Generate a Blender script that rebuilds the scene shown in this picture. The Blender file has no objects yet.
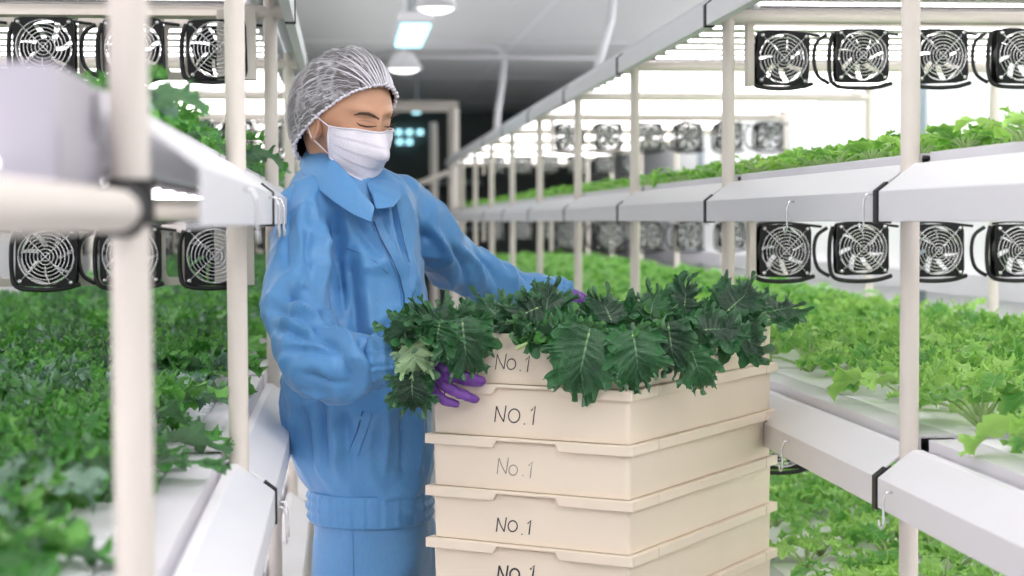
import bpy, bmesh, math, random
import numpy as np
from mathutils import Vector, Matrix, Euler
from mathutils.bvhtree import BVHTree

# ------------------------------------------------------------------ camera, world, lights, exposure
SC = bpy.context.scene
COL = SC.collection
H = 1.315                      # camera height
FPX = 1760.0
cam_d = bpy.data.cameras.new('camera'); cam = bpy.data.objects.new('camera', cam_d); COL.objects.link(cam)
SC.camera = cam
cam_d.sensor_width = 36.0; cam_d.lens = FPX / 1024 * 36.0
cam_d.clip_start = 0.05; cam_d.clip_end = 100
YAW, PITCH, ROLL = math.atan((512 - 345) / FPX), math.radians(2.2), math.radians(0.26)
CM = (Matrix.Translation((0, 0, H)) @ Matrix.Rotation(-YAW, 4, 'Z') @ Matrix.Rotation(math.pi / 2 - PITCH, 4, 'X')
      @ Matrix.Rotation(-ROLL, 4, 'Z'))
cam.matrix_world = CM
cam_d.dof.use_dof = True; cam_d.dof.focus_distance = 2.95; cam_d.dof.aperture_fstop = 4.6

world = bpy.data.worlds.new('world'); SC.world = world; world.use_nodes = True
world.node_tree.nodes['Background'].inputs[0].default_value = (0.93, 0.96, 1.0, 1)
world.node_tree.nodes['Background'].inputs[1].default_value = 0.42

SC.view_settings.view_transform = 'Standard'; SC.view_settings.look = 'None'
SC.view_settings.exposure = 0.22; SC.view_settings.gamma = 1.0
SC.view_settings.use_curve_mapping = False
SC.cycles.use_denoising = True
SC.cycles.max_bounces = 7; SC.cycles.diffuse_bounces = 4; SC.cycles.glossy_bounces = 3
SC.cycles.transparent_max_bounces = 10; SC.cycles.transmission_bounces = 4
SC.cycles.sample_clamp_indirect = 4.0
SC.cycles.caustics_reflective = False; SC.cycles.caustics_refractive = False

def area(name, loc, rot, sx, sy, power, col=(1, 1, 1)):
    l = bpy.data.lights.new(name, 'AREA'); l.shape = 'RECTANGLE'; l.size = sx; l.size_y = sy
    l.energy = power; l.color = col
    o = bpy.data.objects.new(name, l); COL.objects.link(o)
    o.location = loc; o.rotation_euler = rot
    return o
CEIL = H + 1.30
UP = (math.pi, 0, 0)
area('added_overhead_fill', (0.85, -0.2, CEIL - 0.08), (math.radians(22), 0, math.radians(14)), 0.45, 0.8, 34)  # added camera-side fill from above, no fixture built
area('added_overhead_fill', (0.30, 2.0, CEIL - 0.08), (math.radians(8), 0, 0), 0.5, 1.4, 12)  # added downward fill over the aisle, no fixture either
area('added_overhead_fill', (0.40, 2.2, H + 0.72), UP, 1.6, 5.5, 5.5)            # added fill facing up to brighten the ceiling, has no fixture
area('added_overhead_fill', (0.40, 9.5, H + 0.86), UP, 0.9, 8.0, 9)  # second added upward fill, for the ceiling farther down the aisle
area('added_wall_fill', (2.30, 8.0, CEIL - 0.10), (0, 0, 0), 0.3, 13.0, 120)    # added strip of fill that whitens the wall behind the rack, no fixture
area('added_wall_fill', (-1.70, 6.0, CEIL - 0.10), (0, 0, 0), 0.3, 10.0, 70)  # same kind of added fill for the wall on the worker's side

# ------------------------------------------------------------------ helpers
def P(px, py, d):
    """World point seen at pixel (px, py) at depth d along the camera axis."""
    return CM @ Vector(((px - 512) / FPX * d, -(py - 288) / FPX * d, -d))

def tag(o, label=None, cat=None, group=None, kind=None):
    if label: o['label'] = label
    if cat: o['category'] = cat
    if group: o['group'] = group
    if kind: o['kind'] = kind
    return o

def empty(name, loc=(0, 0, 0), rz=0.0):
    o = bpy.data.objects.new(name, None); COL.objects.link(o)
    o.location = loc; o.rotation_euler = (0, 0, rz); o.empty_display_size = 0.05
    return o

def link(name, me, mat=None, parent=None):
    o = bpy.data.objects.new(name, me); COL.objects.link(o)
    if mat is not None and not me.materials: me.materials.append(mat)
    if parent is not None: o.parent = parent
    return o

class MB:
    """collects shapes into one mesh"""
    def __init__(s): s.v = []; s.f = []; s.uv = None
    def add(s, vs, fs):
        b = len(s.v); s.v.extend([tuple(q) for q in vs]); s.f.extend([tuple(b + i for i in f) for f in fs]); return s
    def box(s, x0, x1, y0, y1, z0, z1):
        vs = [(x, y, z) for x in (x0, x1) for y in (y0, y1) for z in (z0, z1)]
        return s.add(vs, [(0, 1, 3, 2), (4, 6, 7, 5), (0, 4, 5, 1), (2, 3, 7, 6), (0, 2, 6, 4), (1, 5, 7, 3)])
    def prism_y(s, prof, y0, y1):
        """closed profile in (x, z) extruded along y"""
        n = len(prof)
        vs = [(x, y0, z) for x, z in prof] + [(x, y1, z) for x, z in prof]
        fs = [(i, (i + 1) % n, n + (i + 1) % n, n + i) for i in range(n)]
        fs += [tuple(range(n))[::-1], tuple(range(n, 2 * n))]
        return s.add(vs, fs)
    def wire(s, pts, r, n=8, sub=5):
        q = [Vector(p) for p in pts]; out = []
        for i in range(len(q) - 1):
            a, b, c, d = q[max(i - 1, 0)], q[i], q[i + 1], q[min(i + 2, len(q) - 1)]
            for k in range(sub):
                t = k / sub
                out.append(0.5 * ((2 * b) + (c - a) * t + (2 * a - 5 * b + 4 * c - d) * t * t + (3 * b - a - 3 * c + d) * t ** 3))
        out.append(q[-1]); return s.tube(out, r, n)
    def tube(s, pts, r, n=10, caps=True, round_caps=False):
        pts = [Vector(p) for p in pts]
        rs = list(r) if hasattr(r, '__len__') else [r] * len(pts)
        if round_caps:
            d0 = (pts[0] - pts[1]).normalized(); d1 = (pts[-1] - pts[-2]).normalized()
            a, b = pts[0], pts[-1]; ra, rb = rs[0], rs[-1]
            pre = [(a + d0 * ra * math.sin(t), ra * math.cos(t)) for t in (1.45, 1.05, 0.55)]
            post = [(b + d1 * rb * math.sin(t), rb * math.cos(t)) for t in (0.55, 1.05, 1.45)]
            pts = [p for p, _ in pre] + pts + [p for p, _ in post]
            rs = [q for _, q in pre] + rs + [q for _, q in post]
        rings = []
        t0 = (pts[1] - pts[0]).normalized()
        up = Vector((0, 0, 1)) if abs(t0.z) < 0.9 else Vector((1, 0, 0))
        nrm = (up - t0 * up.dot(t0)).normalized()
        for i, p in enumerate(pts):
            a = pts[max(i - 1, 0)]; b = pts[min(i + 1, len(pts) - 1)]
            t = (b - a).normalized()
            nrm = (nrm - t * nrm.dot(t)).normalized(); bn = t.cross(nrm)
            rings.append([p + (nrm * math.cos(k * 2 * math.pi / n) + bn * math.sin(k * 2 * math.pi / n)) * rs[i] for k in range(n)])
        vs = [q for rg in rings for q in rg]
        fs = []
        for i in range(len(pts) - 1):
            for k in range(n):
                fs.append((i * n + k, i * n + (k + 1) % n, (i + 1) * n + (k + 1) % n, (i + 1) * n + k))
        if caps:
            fs.append(tuple(range(n))[::-1]); m = (len(pts) - 1) * n; fs.append(tuple(m + k for k in range(n)))
        return s.add(vs, fs)
    def ellipsoid(s, c, rx, ry, rz, nu=24, nv=16, M=None):
        vs = []; fs = []
        c = Vector(c)
        for j in range(1, nv):
            th = math.pi * j / nv
            for i in range(nu):
                ph = 2 * math.pi * i / nu
                q = Vector((rx * math.sin(th) * math.cos(ph), ry * math.sin(th) * math.sin(ph), rz * math.cos(th)))
                if M is not None: q = M @ q
                vs.append(c + q)
        top = Vector((0, 0, rz)); bot = Vector((0, 0, -rz))
        if M is not None: top = M @ top; bot = M @ bot
        vs += [c + top, c + bot]; T = len(vs) - 2
        for j in range(nv - 2):
            for i in range(nu):
                a = j * nu + i; b = j * nu + (i + 1) % nu
                fs.append((a, a + nu, b + nu, b))
        for i in range(nu):
            fs.append((T, i, (i + 1) % nu)); m = (nv - 2) * nu
            fs.append((T + 1, m + (i + 1) % nu, m + i))
        return s.add(vs, fs)
    def loft(s, rings, caps=True):
        n = len(rings[0]); b = []
        for r in rings: b.extend(r)
        fs = []
        for i in range(len(rings) - 1):
            for k in range(n):
                fs.append((i * n + k, i * n + (k + 1) % n, (i + 1) * n + (k + 1) % n, (i + 1) * n + k))
        if caps:
            fs.append(tuple(range(n))[::-1]); m = (len(rings) - 1) * n; fs.append(tuple(m + k for k in range(n)))
        return s.add(b, fs)
    def ring_plate(s, outer, inner, y0, y1):
        """plate in the xz plane between two loops with equal counts, from y0 to y1"""
        n = len(outer)
        vs = [(x, y, z) for y in (y0, y1) for lp in (outer, inner) for x, z in lp]
        fs = []
        for k in range(n):
            m = (k + 1) % n
            fs += [(k, m, n + m, n + k), (2 * n + m, 2 * n + k, 3 * n + k, 3 * n + m),
                   (m, k, 2 * n + k, 2 * n + m), (n + k, n + m, 3 * n + m, 3 * n + k)]
        return s.add(vs, fs)
    def mesh(s, name, smooth=False):
        me = bpy.data.meshes.new(name); me.from_pydata(s.v, [], s.f); me.update()
        bm = bmesh.new(); bm.from_mesh(me); bmesh.ops.recalc_face_normals(bm, faces=bm.faces); bm.to_mesh(me); bm.free()
        if smooth: me.polygons.foreach_set('use_smooth', [True] * len(me.polygons))
        return me
    def build(s, name, mat, parent=None, smooth=False, bevel=0.0, origin=None):
        if origin is not None:
            ox, oy, oz = origin; s.v = [(x - ox, y - oy, z - oz) for x, y, z in s.v]
        me = s.mesh(name, smooth)
        o = link(name, me, mat, parent)
        if origin is not None and parent is None: o.location = origin
        if smooth == 'auto':
            me.polygons.foreach_set('use_smooth', [True] * len(me.polygons))
            try: me.set_sharp_from_angle(angle=math.radians(40))
            except Exception: pass
        if bevel > 0:
            m = o.modifiers.new('bevel', 'BEVEL'); m.width = bevel; m.segments = 2; m.limit_method = 'ANGLE'
        return o

def nmat(name):
    m = bpy.data.materials.new(name); m.use_nodes = True
    nt = m.node_tree; b = nt.nodes['Principled BSDF']
    return m, nt, b, nt.nodes['Material Output']

def mat(name, col, rough=0.5, metal=0.0, var=0.06, scale=8.0, bump=0.0, bscale=60.0, spec=0.5, coat=0.0, sss=0.0):
    """procedural material: colour varied by noise, optional bump"""
    m, nt, b, out = nmat(name)
    tc = nt.nodes.new('ShaderNodeTexCoord'); nz = nt.nodes.new('ShaderNodeTexNoise')
    nz.inputs['Scale'].default_value = scale; nz.inputs['Detail'].default_value = 4
    nt.links.new(tc.outputs['Object'], nz.inputs['Vector'])
    cr = nt.nodes.new('ShaderNodeValToRGB')
    lo = [max(0, c * (1 - var)) for c in col]; hi = [min(1, c * (1 + var)) for c in col]
    cr.color_ramp.elements[0].color = (*lo, 1); cr.color_ramp.elements[1].color = (*hi, 1)
    cr.color_ramp.elements[0].position = 0.3; cr.color_ramp.elements[1].position = 0.7
    nt.links.new(nz.outputs['Fac'], cr.inputs[0]); nt.links.new(cr.outputs[0], b.inputs['Base Color'])
    b.inputs['Roughness'].default_value = rough; b.inputs['Metallic'].default_value = metal
    b.inputs['Specular IOR Level'].default_value = spec
    if coat: b.inputs['Coat Weight'].default_value = coat; b.inputs['Coat Roughness'].default_value = 0.1
    if sss:
        b.inputs['Subsurface Weight'].default_value = sss
        b.inputs['Subsurface Radius'].default_value = (0.02, 0.01, 0.006)
        b.inputs['Subsurface Scale'].default_value = 0.3
    if bump:
        n2 = nt.nodes.new('ShaderNodeTexNoise'); n2.inputs['Scale'].default_value = bscale
        nt.links.new(tc.outputs['Object'], n2.inputs['Vector'])
        bp = nt.nodes.new('ShaderNodeBump'); bp.inputs['Strength'].default_value = bump; bp.inputs['Distance'].default_value = 0.01
        nt.links.new(n2.outputs['Fac'], bp.inputs['Height']); nt.links.new(bp.outputs[0], b.inputs['Normal'])
    return m

def emat(name, col, strength):
    m, nt, b, out = nmat(name)
    b.inputs['Base Color'].default_value = (*col, 1)
    b.inputs['Emission Color'].default_value = (*col, 1); b.inputs['Emission Strength'].default_value = strength
    return m

def leaf_mat(name, dark, light, vein, trans=0.3, veins=7.0, vein_w=0.035, vein_s=0.4, rough=0.45, under=None):
    m, nt, b, out = nmat(name)
    N = nt.nodes.new; Lk = nt.links.new
    def math_(op, a, c=None, clamp=False):
        n = N('ShaderNodeMath'); n.operation = op; n.use_clamp = clamp
        for i, q in enumerate((a, c)):
            if q is None: continue
            if isinstance(q, (int, float)): n.inputs[i].default_value = q
            else: Lk(q, n.inputs[i])
        return n.outputs[0]
    tc = N('ShaderNodeTexCoord'); sp = N('ShaderNodeSeparateXYZ'); Lk(tc.outputs['UV'], sp.inputs[0])
    u = sp.outputs[0]; v = math_('ABSOLUTE', math_('SUBTRACT', math_('MULTIPLY', sp.outputs[1], 2.0), 1.0))
    # side veins lie along lines of constant u, midrib at v = 0
    wn = N('ShaderNodeTexNoise'); wn.inputs['Scale'].default_value = 5; Lk(tc.outputs['UV'], wn.inputs['Vector'])
    u = math_('ADD', u, math_('MULTIPLY', math_('SUBTRACT', wn.outputs['Fac'], 0.5), 0.16))
    fr = math_('FRACT', math_('MULTIPLY', math_('ADD', u, math_('MULTIPLY', v, 0.04)), veins))
    dv = math_('ABSOLUTE', math_('SUBTRACT', fr, 0.5))
    wv = math_('MULTIPLY', math_('SUBTRACT', 1.1, v), vein_w)
    side = math_('MULTIPLY', math_('SUBTRACT', 1.0, math_('DIVIDE', dv, wv), True), vein_s)
    mid = math_('MULTIPLY', math_('SUBTRACT', 1.0, math_('DIVIDE', v, 0.05), True), 0.8)
    # fine network
    vo = N('ShaderNodeTexVoronoi'); vo.feature = 'DISTANCE_TO_EDGE'; vo.inputs['Scale'].default_value = 11
    Lk(tc.outputs['UV'], vo.inputs['Vector'])
    net = math_('MULTIPLY', math_('SUBTRACT', 1.0, math_('DIVIDE', vo.outputs['Distance'], 0.06), True), 0.12)
    vm = math_('MAXIMUM', math_('MAXIMUM', side, mid), net)
    nz = N('ShaderNodeTexNoise'); nz.inputs['Scale'].default_value = 9; nz.inputs['Detail'].default_value = 3
    Lk(tc.outputs['Object'], nz.inputs['Vector'])
    oi = N('ShaderNodeObjectInfo')
    f = math_('ADD', math_('MULTIPLY', nz.outputs['Fac'], 0.9), math_('MULTIPLY', math_('SUBTRACT', oi.outputs['Random'], 0.5), 0.7))
    cr = N('ShaderNodeValToRGB'); cr.color_ramp.elements[0].color = (*dark, 1); cr.color_ramp.elements[1].color = (*light, 1)
    cr.color_ramp.elements[0].position = 0.25; cr.color_ramp.elements[1].position = 0.8
    Lk(f, cr.inputs[0])
    ed = N('ShaderNodeMix'); ed.data_type = 'RGBA'; Lk(math_('MULTIPLY', math_('SUBTRACT', v, 0.55, True), 1.3, True), ed.inputs[0])
    Lk(cr.outputs[0], ed.inputs[6]); ed.inputs[7].default_value = tuple(min(1, c * 1.25) for c in light) + (1,)
    base = ed.outputs[2]
    if under:
        g = N('ShaderNodeNewGeometry'); mu = N('ShaderNodeMix'); mu.data_type = 'RGBA'
        Lk(g.outputs['Backfacing'], mu.inputs[0]); Lk(base, mu.inputs[6]); mu.inputs[7].default_value = (*under, 1)
        base = mu.outputs[2]
    mx = N('ShaderNodeMix'); mx.data_type = 'RGBA'
    Lk(vm, mx.inputs[0]); Lk(base, mx.inputs[6]); mx.inputs[7].default_value = (*vein, 1)
    Lk(mx.outputs[2], b.inputs['Base Color']); b.inputs['Roughness'].default_value = rough
    bp = N('ShaderNodeBump'); bp.inputs['Strength'].default_value = 0.5; bp.inputs['Distance'].default_value = 0.004
    nb = N('ShaderNodeTexNoise'); nb.inputs['Scale'].default_value = 90; Lk(tc.outputs['Object'], nb.inputs['Vector'])
    Lk(math_('SUBTRACT', nb.outputs['Fac'], math_('MULTIPLY', vm, 0.8)), bp.inputs['Height']); Lk(bp.outputs[0], b.inputs['Normal'])
    tr = N('ShaderNodeBsdfTranslucent'); Lk(mx.outputs[2], tr.inputs[0])
    ms = N('ShaderNodeMixShader'); ms.inputs[0].default_value = trans
    Lk(b.outputs[0], ms.inputs[1]); Lk(tr.outputs[0], ms.inputs[2]); Lk(ms.outputs[0], out.inputs['Surface'])
    return m

M = {}
M['cream'] = mat('cream_painted_tube', (0.72, 0.66, 0.60), 0.42, var=0.02)
M['white'] = mat('white_plastic', (0.80, 0.79, 0.82), 0.38, var=0.02, scale=3)
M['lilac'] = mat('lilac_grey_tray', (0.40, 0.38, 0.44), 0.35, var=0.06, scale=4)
M['sheet'] = mat('pale_reflector_sheet', (0.52, 0.47, 0.50), 0.5, var=0.05)
M['tray'] = mat('white_tray_plastic', (0.68, 0.66, 0.71), 0.35, var=0.03, scale=3)
M['foam'] = mat('white_foam', (0.93, 0.93, 0.95), 0.85, var=0.02, bump=0.2, bscale=300)
M['reflector'] = mat('white_reflector', (0.86, 0.82, 0.84), 0.35, var=0.03)
M['black'] = mat('black_plastic', (0.008, 0.008, 0.010), 0.45, var=0.2, spec=0.25)
M['rubber'] = mat('black_rubber', (0.01, 0.01, 0.011), 0.55, var=0.2)
M['chrome'] = mat('chrome_wire', (0.72, 0.72, 0.74), 0.25, metal=0.8, var=0.02)
M['crate'] = mat('cream_crate_plastic', (0.85, 0.735, 0.60), 0.5, var=0.025, scale=5, sss=0.05)
M['ink'] = mat('black_marker_ink', (0.03, 0.03, 0.035), 0.6, var=0.1)
M['faint_ink'] = mat('worn_marker_ink', (0.30, 0.26, 0.23), 0.6, var=0.2, scale=60)
M['ceiling'] = mat('ceiling_panel', (0.68, 0.69, 0.68), 0.65, var=0.03, scale=0.6)
M['wall'] = mat('white_wall', (0.86, 0.86, 0.88), 0.6, var=0.02, scale=1)
M['endwall'] = mat('dark_end_wall', (0.10, 0.12, 0.115), 0.6, var=0.1, scale=1)
M['floor'] = mat('grey_floor', (0.55, 0.57, 0.58), 0.3, var=0.04, scale=2)
M['bluegrey'] = mat('blue_grey_column', (0.30, 0.36, 0.40), 0.5, var=0.05)
M['led'] = emat('led_glow', (1.0, 0.97, 0.98), 5.0)
M['cool'] = emat('cool_lamp_glow', (0.45, 0.88, 1.0), 1.7)
M['warm'] = emat('white_lamp_glow', (1.0, 0.98, 0.96), 2.5)
M['kale'] = leaf_mat('dark_kale', (0.006, 0.040, 0.016), (0.045, 0.20, 0.06), (0.30, 0.48, 0.30), trans=0.20, rough=0.38, veins=5.0, under=(0.10, 0.22, 0.12))
M['kalepale'] = leaf_mat('pale_kale_underside', (0.25, 0.42, 0.22), (0.42, 0.60, 0.33), (0.65, 0.78, 0.55), trans=0.25)
M['kale2'] = leaf_mat('shelf_kale', (0.010, 0.085, 0.020), (0.085, 0.32, 0.05), (0.33, 0.5, 0.28), trans=0.28, under=(0.15, 0.32, 0.15))
M['kalelight'] = leaf_mat('highlit_shelf_kale', (0.04, 0.24, 0.03), (0.18, 0.46, 0.09), (0.4, 0.6, 0.3), trans=0.3)  # lighter leaves in the mix; bright highlights put into the leaf colour
M['kalegrey'] = leaf_mat('grey_green_kale', (0.08, 0.20, 0.13), (0.20, 0.34, 0.24), (0.45, 0.58, 0.45), trans=0.15)
M['young'] = leaf_mat('young_kale', (0.10, 0.36, 0.05), (0.40, 0.68, 0.16), (0.50, 0.68, 0.36), trans=0.35)
M['lettuce'] = leaf_mat('young_leaf', (0.11, 0.36, 0.03), (0.38, 0.68, 0.12), (0.50, 0.72, 0.30), trans=0.35)
M['stalk'] = mat('pale_green_stalk', (0.38, 0.55, 0.22), 0.45, var=0.1, scale=30)
# ------------------------------------------------------------------ the room
XR, XL, YE = 2.75, -2.15, 21.0
Y_NEAR = -1.6
tag(MB().box(XL, XR, Y_NEAR, YE, -0.05, 0).build('floor', M['floor']), kind='structure')
tag(MB().box(XL, XR, Y_NEAR, YE, CEIL, CEIL + 0.05).build('ceiling', M['ceiling']), kind='structure')
tag(MB().box(XR, XR + 0.05, Y_NEAR, YE, 0, CEIL).build('wall_right', M['wall']), kind='structure')
tag(MB().box(XL - 0.05, XL, Y_NEAR, YE, 0, CEIL).build('wall_left', M['wall']), kind='structure')
tag(MB().box(XL, XR, YE, YE + 0.05, 0, CEIL).build('wall_end', M['endwall']), kind='structure')
c = MB()
for y in (3.2, 6.4, 9.6, 12.8, 16.0, 19.2): c.box(XL, XR, y - 0.012, y + 0.012, CEIL - 0.006, CEIL)
for x in (-0.9, 1.25): c.box(x - 0.006, x + 0.006, Y_NEAR, YE, CEIL - 0.003, CEIL)
tag(c.build('trim_1', M['wall']), kind='structure')
tag(MB().box(XR - 0.05, XR, Y_NEAR, YE, H - 0.34, H - 0.24).build('trim_2', M['tray']), kind='structure')
c = MB()
for y in (3.0, 5.6, 8.2, 10.8, 13.4): c.box(XR - 0.03, XR, y - 0.05, y + 0.05, 0, CEIL)
tag(c.build('trim_3', M['bluegrey']), kind='structure')

# ------------------------------------------------------------------ growing racks
BAY = 1.22
LEV = [H - 0.838, H - 0.421, H - 0.004, H + 0.413]
LEVN = ['lowest', 'lower', 'middle', 'top']
NB = 11
Y0 = 0.06                      # nearest post row; the others follow every BAY
ORD = ['first', 'second', 'third', 'fourth', 'fifth', 'sixth', 'seventh', 'eighth', 'ninth', 'tenth', 'eleventh', 'twelfth', 'thirteenth']
RACKS = {'right': dict(xf=0.82, xb=1.87, s=1, y0=0.06), 'left': dict(xf=-0.15, xb=-1.20, s=-1, y0=0.04)}


RN = {'left': 'rack beside the worker', 'right': 'rack behind the crates'}

def gutter_profile(xf, s, L):
    o = [(-0.050, 0.0), (-0.050, 0.044), (0.002, 0.084), (0.016, 0.084), (0.016, 0.081), (0.004, 0.081), (-0.047, 0.042), (-0.047, 0.003), (-0.030, 0.003), (-0.030, 0.0)]
    return [(xf + s * a, L + b) for a, b in o]

def tray_profile(xf, xb, s, L):
    w = abs(xb - xf)
    o = [(0.022, 0.046), (0.022, 0.100), (0.080, 0.100), (0.080, 0.084), (0.076, 0.084), (0.076, 0.096), (0.026, 0.096), (0.026, 0.050),
         (w - 0.026, 0.050), (w - 0.026, 0.100), (w - 0.022, 0.100), (w - 0.022, 0.046)]
    return [(xf + s * a, L + b) for a, b in o]

def foam_outline(xf, xb, s, ya, yb, scallop):
    x0, x1 = xf + s * 0.083, xb - s * 0.03
    pts = [(x1, ya), (x1, yb)]
    if not scallop: return pts + [(x0, yb), (x0, ya)]
    n = 20
    for k in range(n):
        for j in range(4):
            t = (k + j / 4) / n
            pts.append((x0 + s * 0.016 * (0.5 - 0.5 * math.cos(2 * math.pi * (j / 4))), yb + (ya - yb) * t))
    pts.append((x0, ya))
    return pts

def prism_z(pts, z0, z1):
    n = len(pts)
    m = MB(); m.add([(x, y, z0) for x, y in pts] + [(x, y, z1) for x, y in pts],
                    [(i, (i + 1) % n, n + (i + 1) % n, n + i) for i in range(n)] + [tuple(range(n))[::-1], tuple(range(n, 2 * n))])
    return m

for side, R in RACKS.items():
    xf, xb, s, y0 = R['xf'], R['xb'], R['s'], R['y0']
    rk = empty('growing_rack', (xf, y0, 0))
    tag(rk, 'long tubular rack in cream beside the worker, its near post blurred in front' if side == 'left'
        else 'long cream tubular rack behind the crates, its posts receding to the far wall', 'rack')
    O = (xf, y0, 0)
    for k in range(NB + 1):
        y = y0 + k * BAY
        for x in (xf, xb):
            tall = x == xf and y < 3.0
            MB().tube([(x, y, 0), (x, y, CEIL - 0.05 if tall else LEV[3] + 0.05)], 0.0140, 14).build('post', M['cream'], rk, smooth='auto', origin=O)
        for L in LEV:
            MB().tube([(xf - s * 0.03, y, L + 0.020), (xb, y, L + 0.020)] if not (side == 'left' and k == 1 and L == LEV[2]) else [(xf + 0.0, y - 0.02, L + 0.012), (xf - 0.012, y - 0.33, L + 0.012), (xf - 0.022, y - 0.62, L + 0.012)], 0.0145, 12).build('cross_tube', M['cream'], rk, smooth='auto', origin=O)
            if k <= 8 and L in LEV[:3]:
                m = MB()
                m.tube([(xf, y, L + 0.002), (xf, y, L + 0.034)], 0.0172, 14)
                if side == 'left' and k == 1 and L == LEV[2]: m.tube([(xf - 0.002, y - 0.03, L + 0.012), (xf - 0.006, y - 0.055, L + 0.012)], 0.0185, 16).tube([(xf - 0.002, y, L + 0.0), (xf - 0.0, y - 0.03, L + 0.012)], 0.012, 12)
                m.build('joint', M['rubber'], rk, smooth='auto', origin=O)
    for li, L in enumerate(LEV):
        for b in range(NB):
            ya, yb = y0 + b * BAY, y0 + (b + 1) * BAY
            ov = ORD[b]
            cut = side == 'left' and b == 0
            if cut and li == 2:
                ya = 1.06
            g = None if cut else MB().prism_y(gutter_profile(xf, s, L), ya + 0.010, yb - 0.010).build('gutter_panel', M['white'], origin=(xf, ya, L), bevel=0.0012)
            if g: tag(g, f'white sloping gutter panel on the {LEVN[li]} level of the {RN[side]}, {ov} bay', 'gutter panel', 'white gutter panels along the racks')
            if g and b <= 8 and ya > 0.5 and not (side == 'left' and b == 1 and li == 2):
                pr = [(-0.0525, -0.003), (-0.0525, 0.045), (-0.036, 0.058), (-0.033, 0.054), (-0.0455, 0.042), (-0.0455, 0.004), (-0.030, 0.002), (-0.030, -0.003)]
                st = MB().prism_y([(xf + s * a, L + c2) for a, c2 in pr], ya - 0.008, ya + 0.0095)
                st.v = [(x - xf, y - ya, z - L) for x, y, z in st.v]
                st.build('joint_strap', M['rubber'], g)
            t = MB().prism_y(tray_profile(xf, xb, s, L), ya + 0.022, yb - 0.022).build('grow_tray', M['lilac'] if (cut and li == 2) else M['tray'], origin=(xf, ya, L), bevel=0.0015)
            tag(t, f'shallow white growing tray on the {LEVN[li]} level of the {RN[side]}, {ov} bay', 'tray', 'white growing trays on the racks')
            if cut and li == 2:
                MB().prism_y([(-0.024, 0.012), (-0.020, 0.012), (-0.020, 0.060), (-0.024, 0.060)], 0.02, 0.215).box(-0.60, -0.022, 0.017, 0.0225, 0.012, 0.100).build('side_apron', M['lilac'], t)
            if li > 0:
                x0, x1 = sorted((0.04 * s, (abs(xb - xf) - 0.04) * s)); MB().box(x0, x1, 0.03, yb - ya - 0.03, 0.0405, 0.0445).build('reflector_sheet', M['sheet'], t)
            if li < 3:
                f = prism_z(foam_outline(xf, xb, s, ya + 0.03, yb - 0.03, side == 'left'), L + 0.086, L + 0.100).build('foam_board', M['foam'], origin=(xf, ya, L + 0.086), bevel=0.002)
                tag(f, f'white foam planting board in the {LEVN[li]} tray of the {RN[side]}, {ov} bay', 'foam board', 'white foam boards holding the plants')

# LED tubes under each level, across the rack
tube_me = {}
led_stuff = MB()
NL = 8
for side, R in RACKS.items():
    xf, xb, s, y0 = R['xf'], R['xb'], R['s'], R['y0']
    for li in (3, 2, 1):
        L = LEV[li]
        for b in range(NB):
            for q in range(NL):
                y = y0 + b * BAY + BAY * (q + 0.5) / NL
                p0, p1 = (xf + s * 0.03, y, L + 0.033), (xb - s * 0.03, y, L + 0.033)
                if li == 1 or (li == 2 and side == 'left' and b > 4):
                    xa_, xb_ = sorted((p0[0], p1[0])); led_stuff.box(xa_, xb_, y - 0.012, y + 0.012, L + 0.0365, L + 0.0400)
                else:
                    if side not in tube_me:
                        xa_, xb_ = sorted((0.02 * s, abs(xb - xf) * s - 0.08 * s)); mb = MB().box(xa_, xb_, -0.012, 0.012, 0.0035, 0.0070)
                        tube_me[side] = mb.mesh('led_bar'); tube_me[side].materials.append(M['led'])
                        cp = MB().tube([(0, 0, 0), (0.02 * s, 0, 0)], 0.006, 8)
                        tube_me[side + 'c'] = cp.mesh('end_cap', True); tube_me[side + 'c'].materials.append(M['white'])
                    o = link('led_bar', tube_me[side]); o.location = p0
                    if b < 3 and li == 3:
                        link('end_cap', tube_me[side + 'c'], None, o)
                    tag(o, f'glowing LED bar, {ORD[q]} of its bay, {ORD[b]} bay, {LEVN[li]} level, {RN[side]}', 'LED bar', f'LED bars under the {LEVN[li]} level of the {RN[side]}')
tag(led_stuff.build('led_bars', M['led']), 'rows of glowing LED bars under the lower shelves and far bays', 'LED bars', kind='stuff')

# ------------------------------------------------------------------ fans
def circ(r, n, cx=0, cz=0, ph=0.0): return [(cx + r * math.cos(ph + 2 * math.pi * k / n), cz + r * math.sin(ph + 2 * math.pi * k / n)) for k in range(n)]
def square(a, n, c=0.12):
    out = []
    for k in range(n):
        t = 2 * math.pi * k / n; x, z = math.cos(t), math.sin(t); m = max(abs(x), abs(z))
        x, z = x / m * a, z / m * a
        lim = a * (2 - c)
        if abs(x) + abs(z) > lim: f = lim / (abs(x) + abs(z)); x *= f; z *= f
        out.append((x, z))
    return out
N = 40
mb = MB().ring_plate(square(0.060, N), circ(0.0565, N), -0.019, -0.014).ring_plate(square(0.060, N), circ(0.0565, N), 0.014, 0.019).ring_plate(circ(0.0585, N), circ(0.0565, N), -0.014, 0.014)
ME_house = mb.mesh('housing'); ME_house.materials.append(M['black'])
mb = MB()
mb.tube([(0, -0.010, 0), (0, 0.010, 0)], 0.020, 20)
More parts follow.
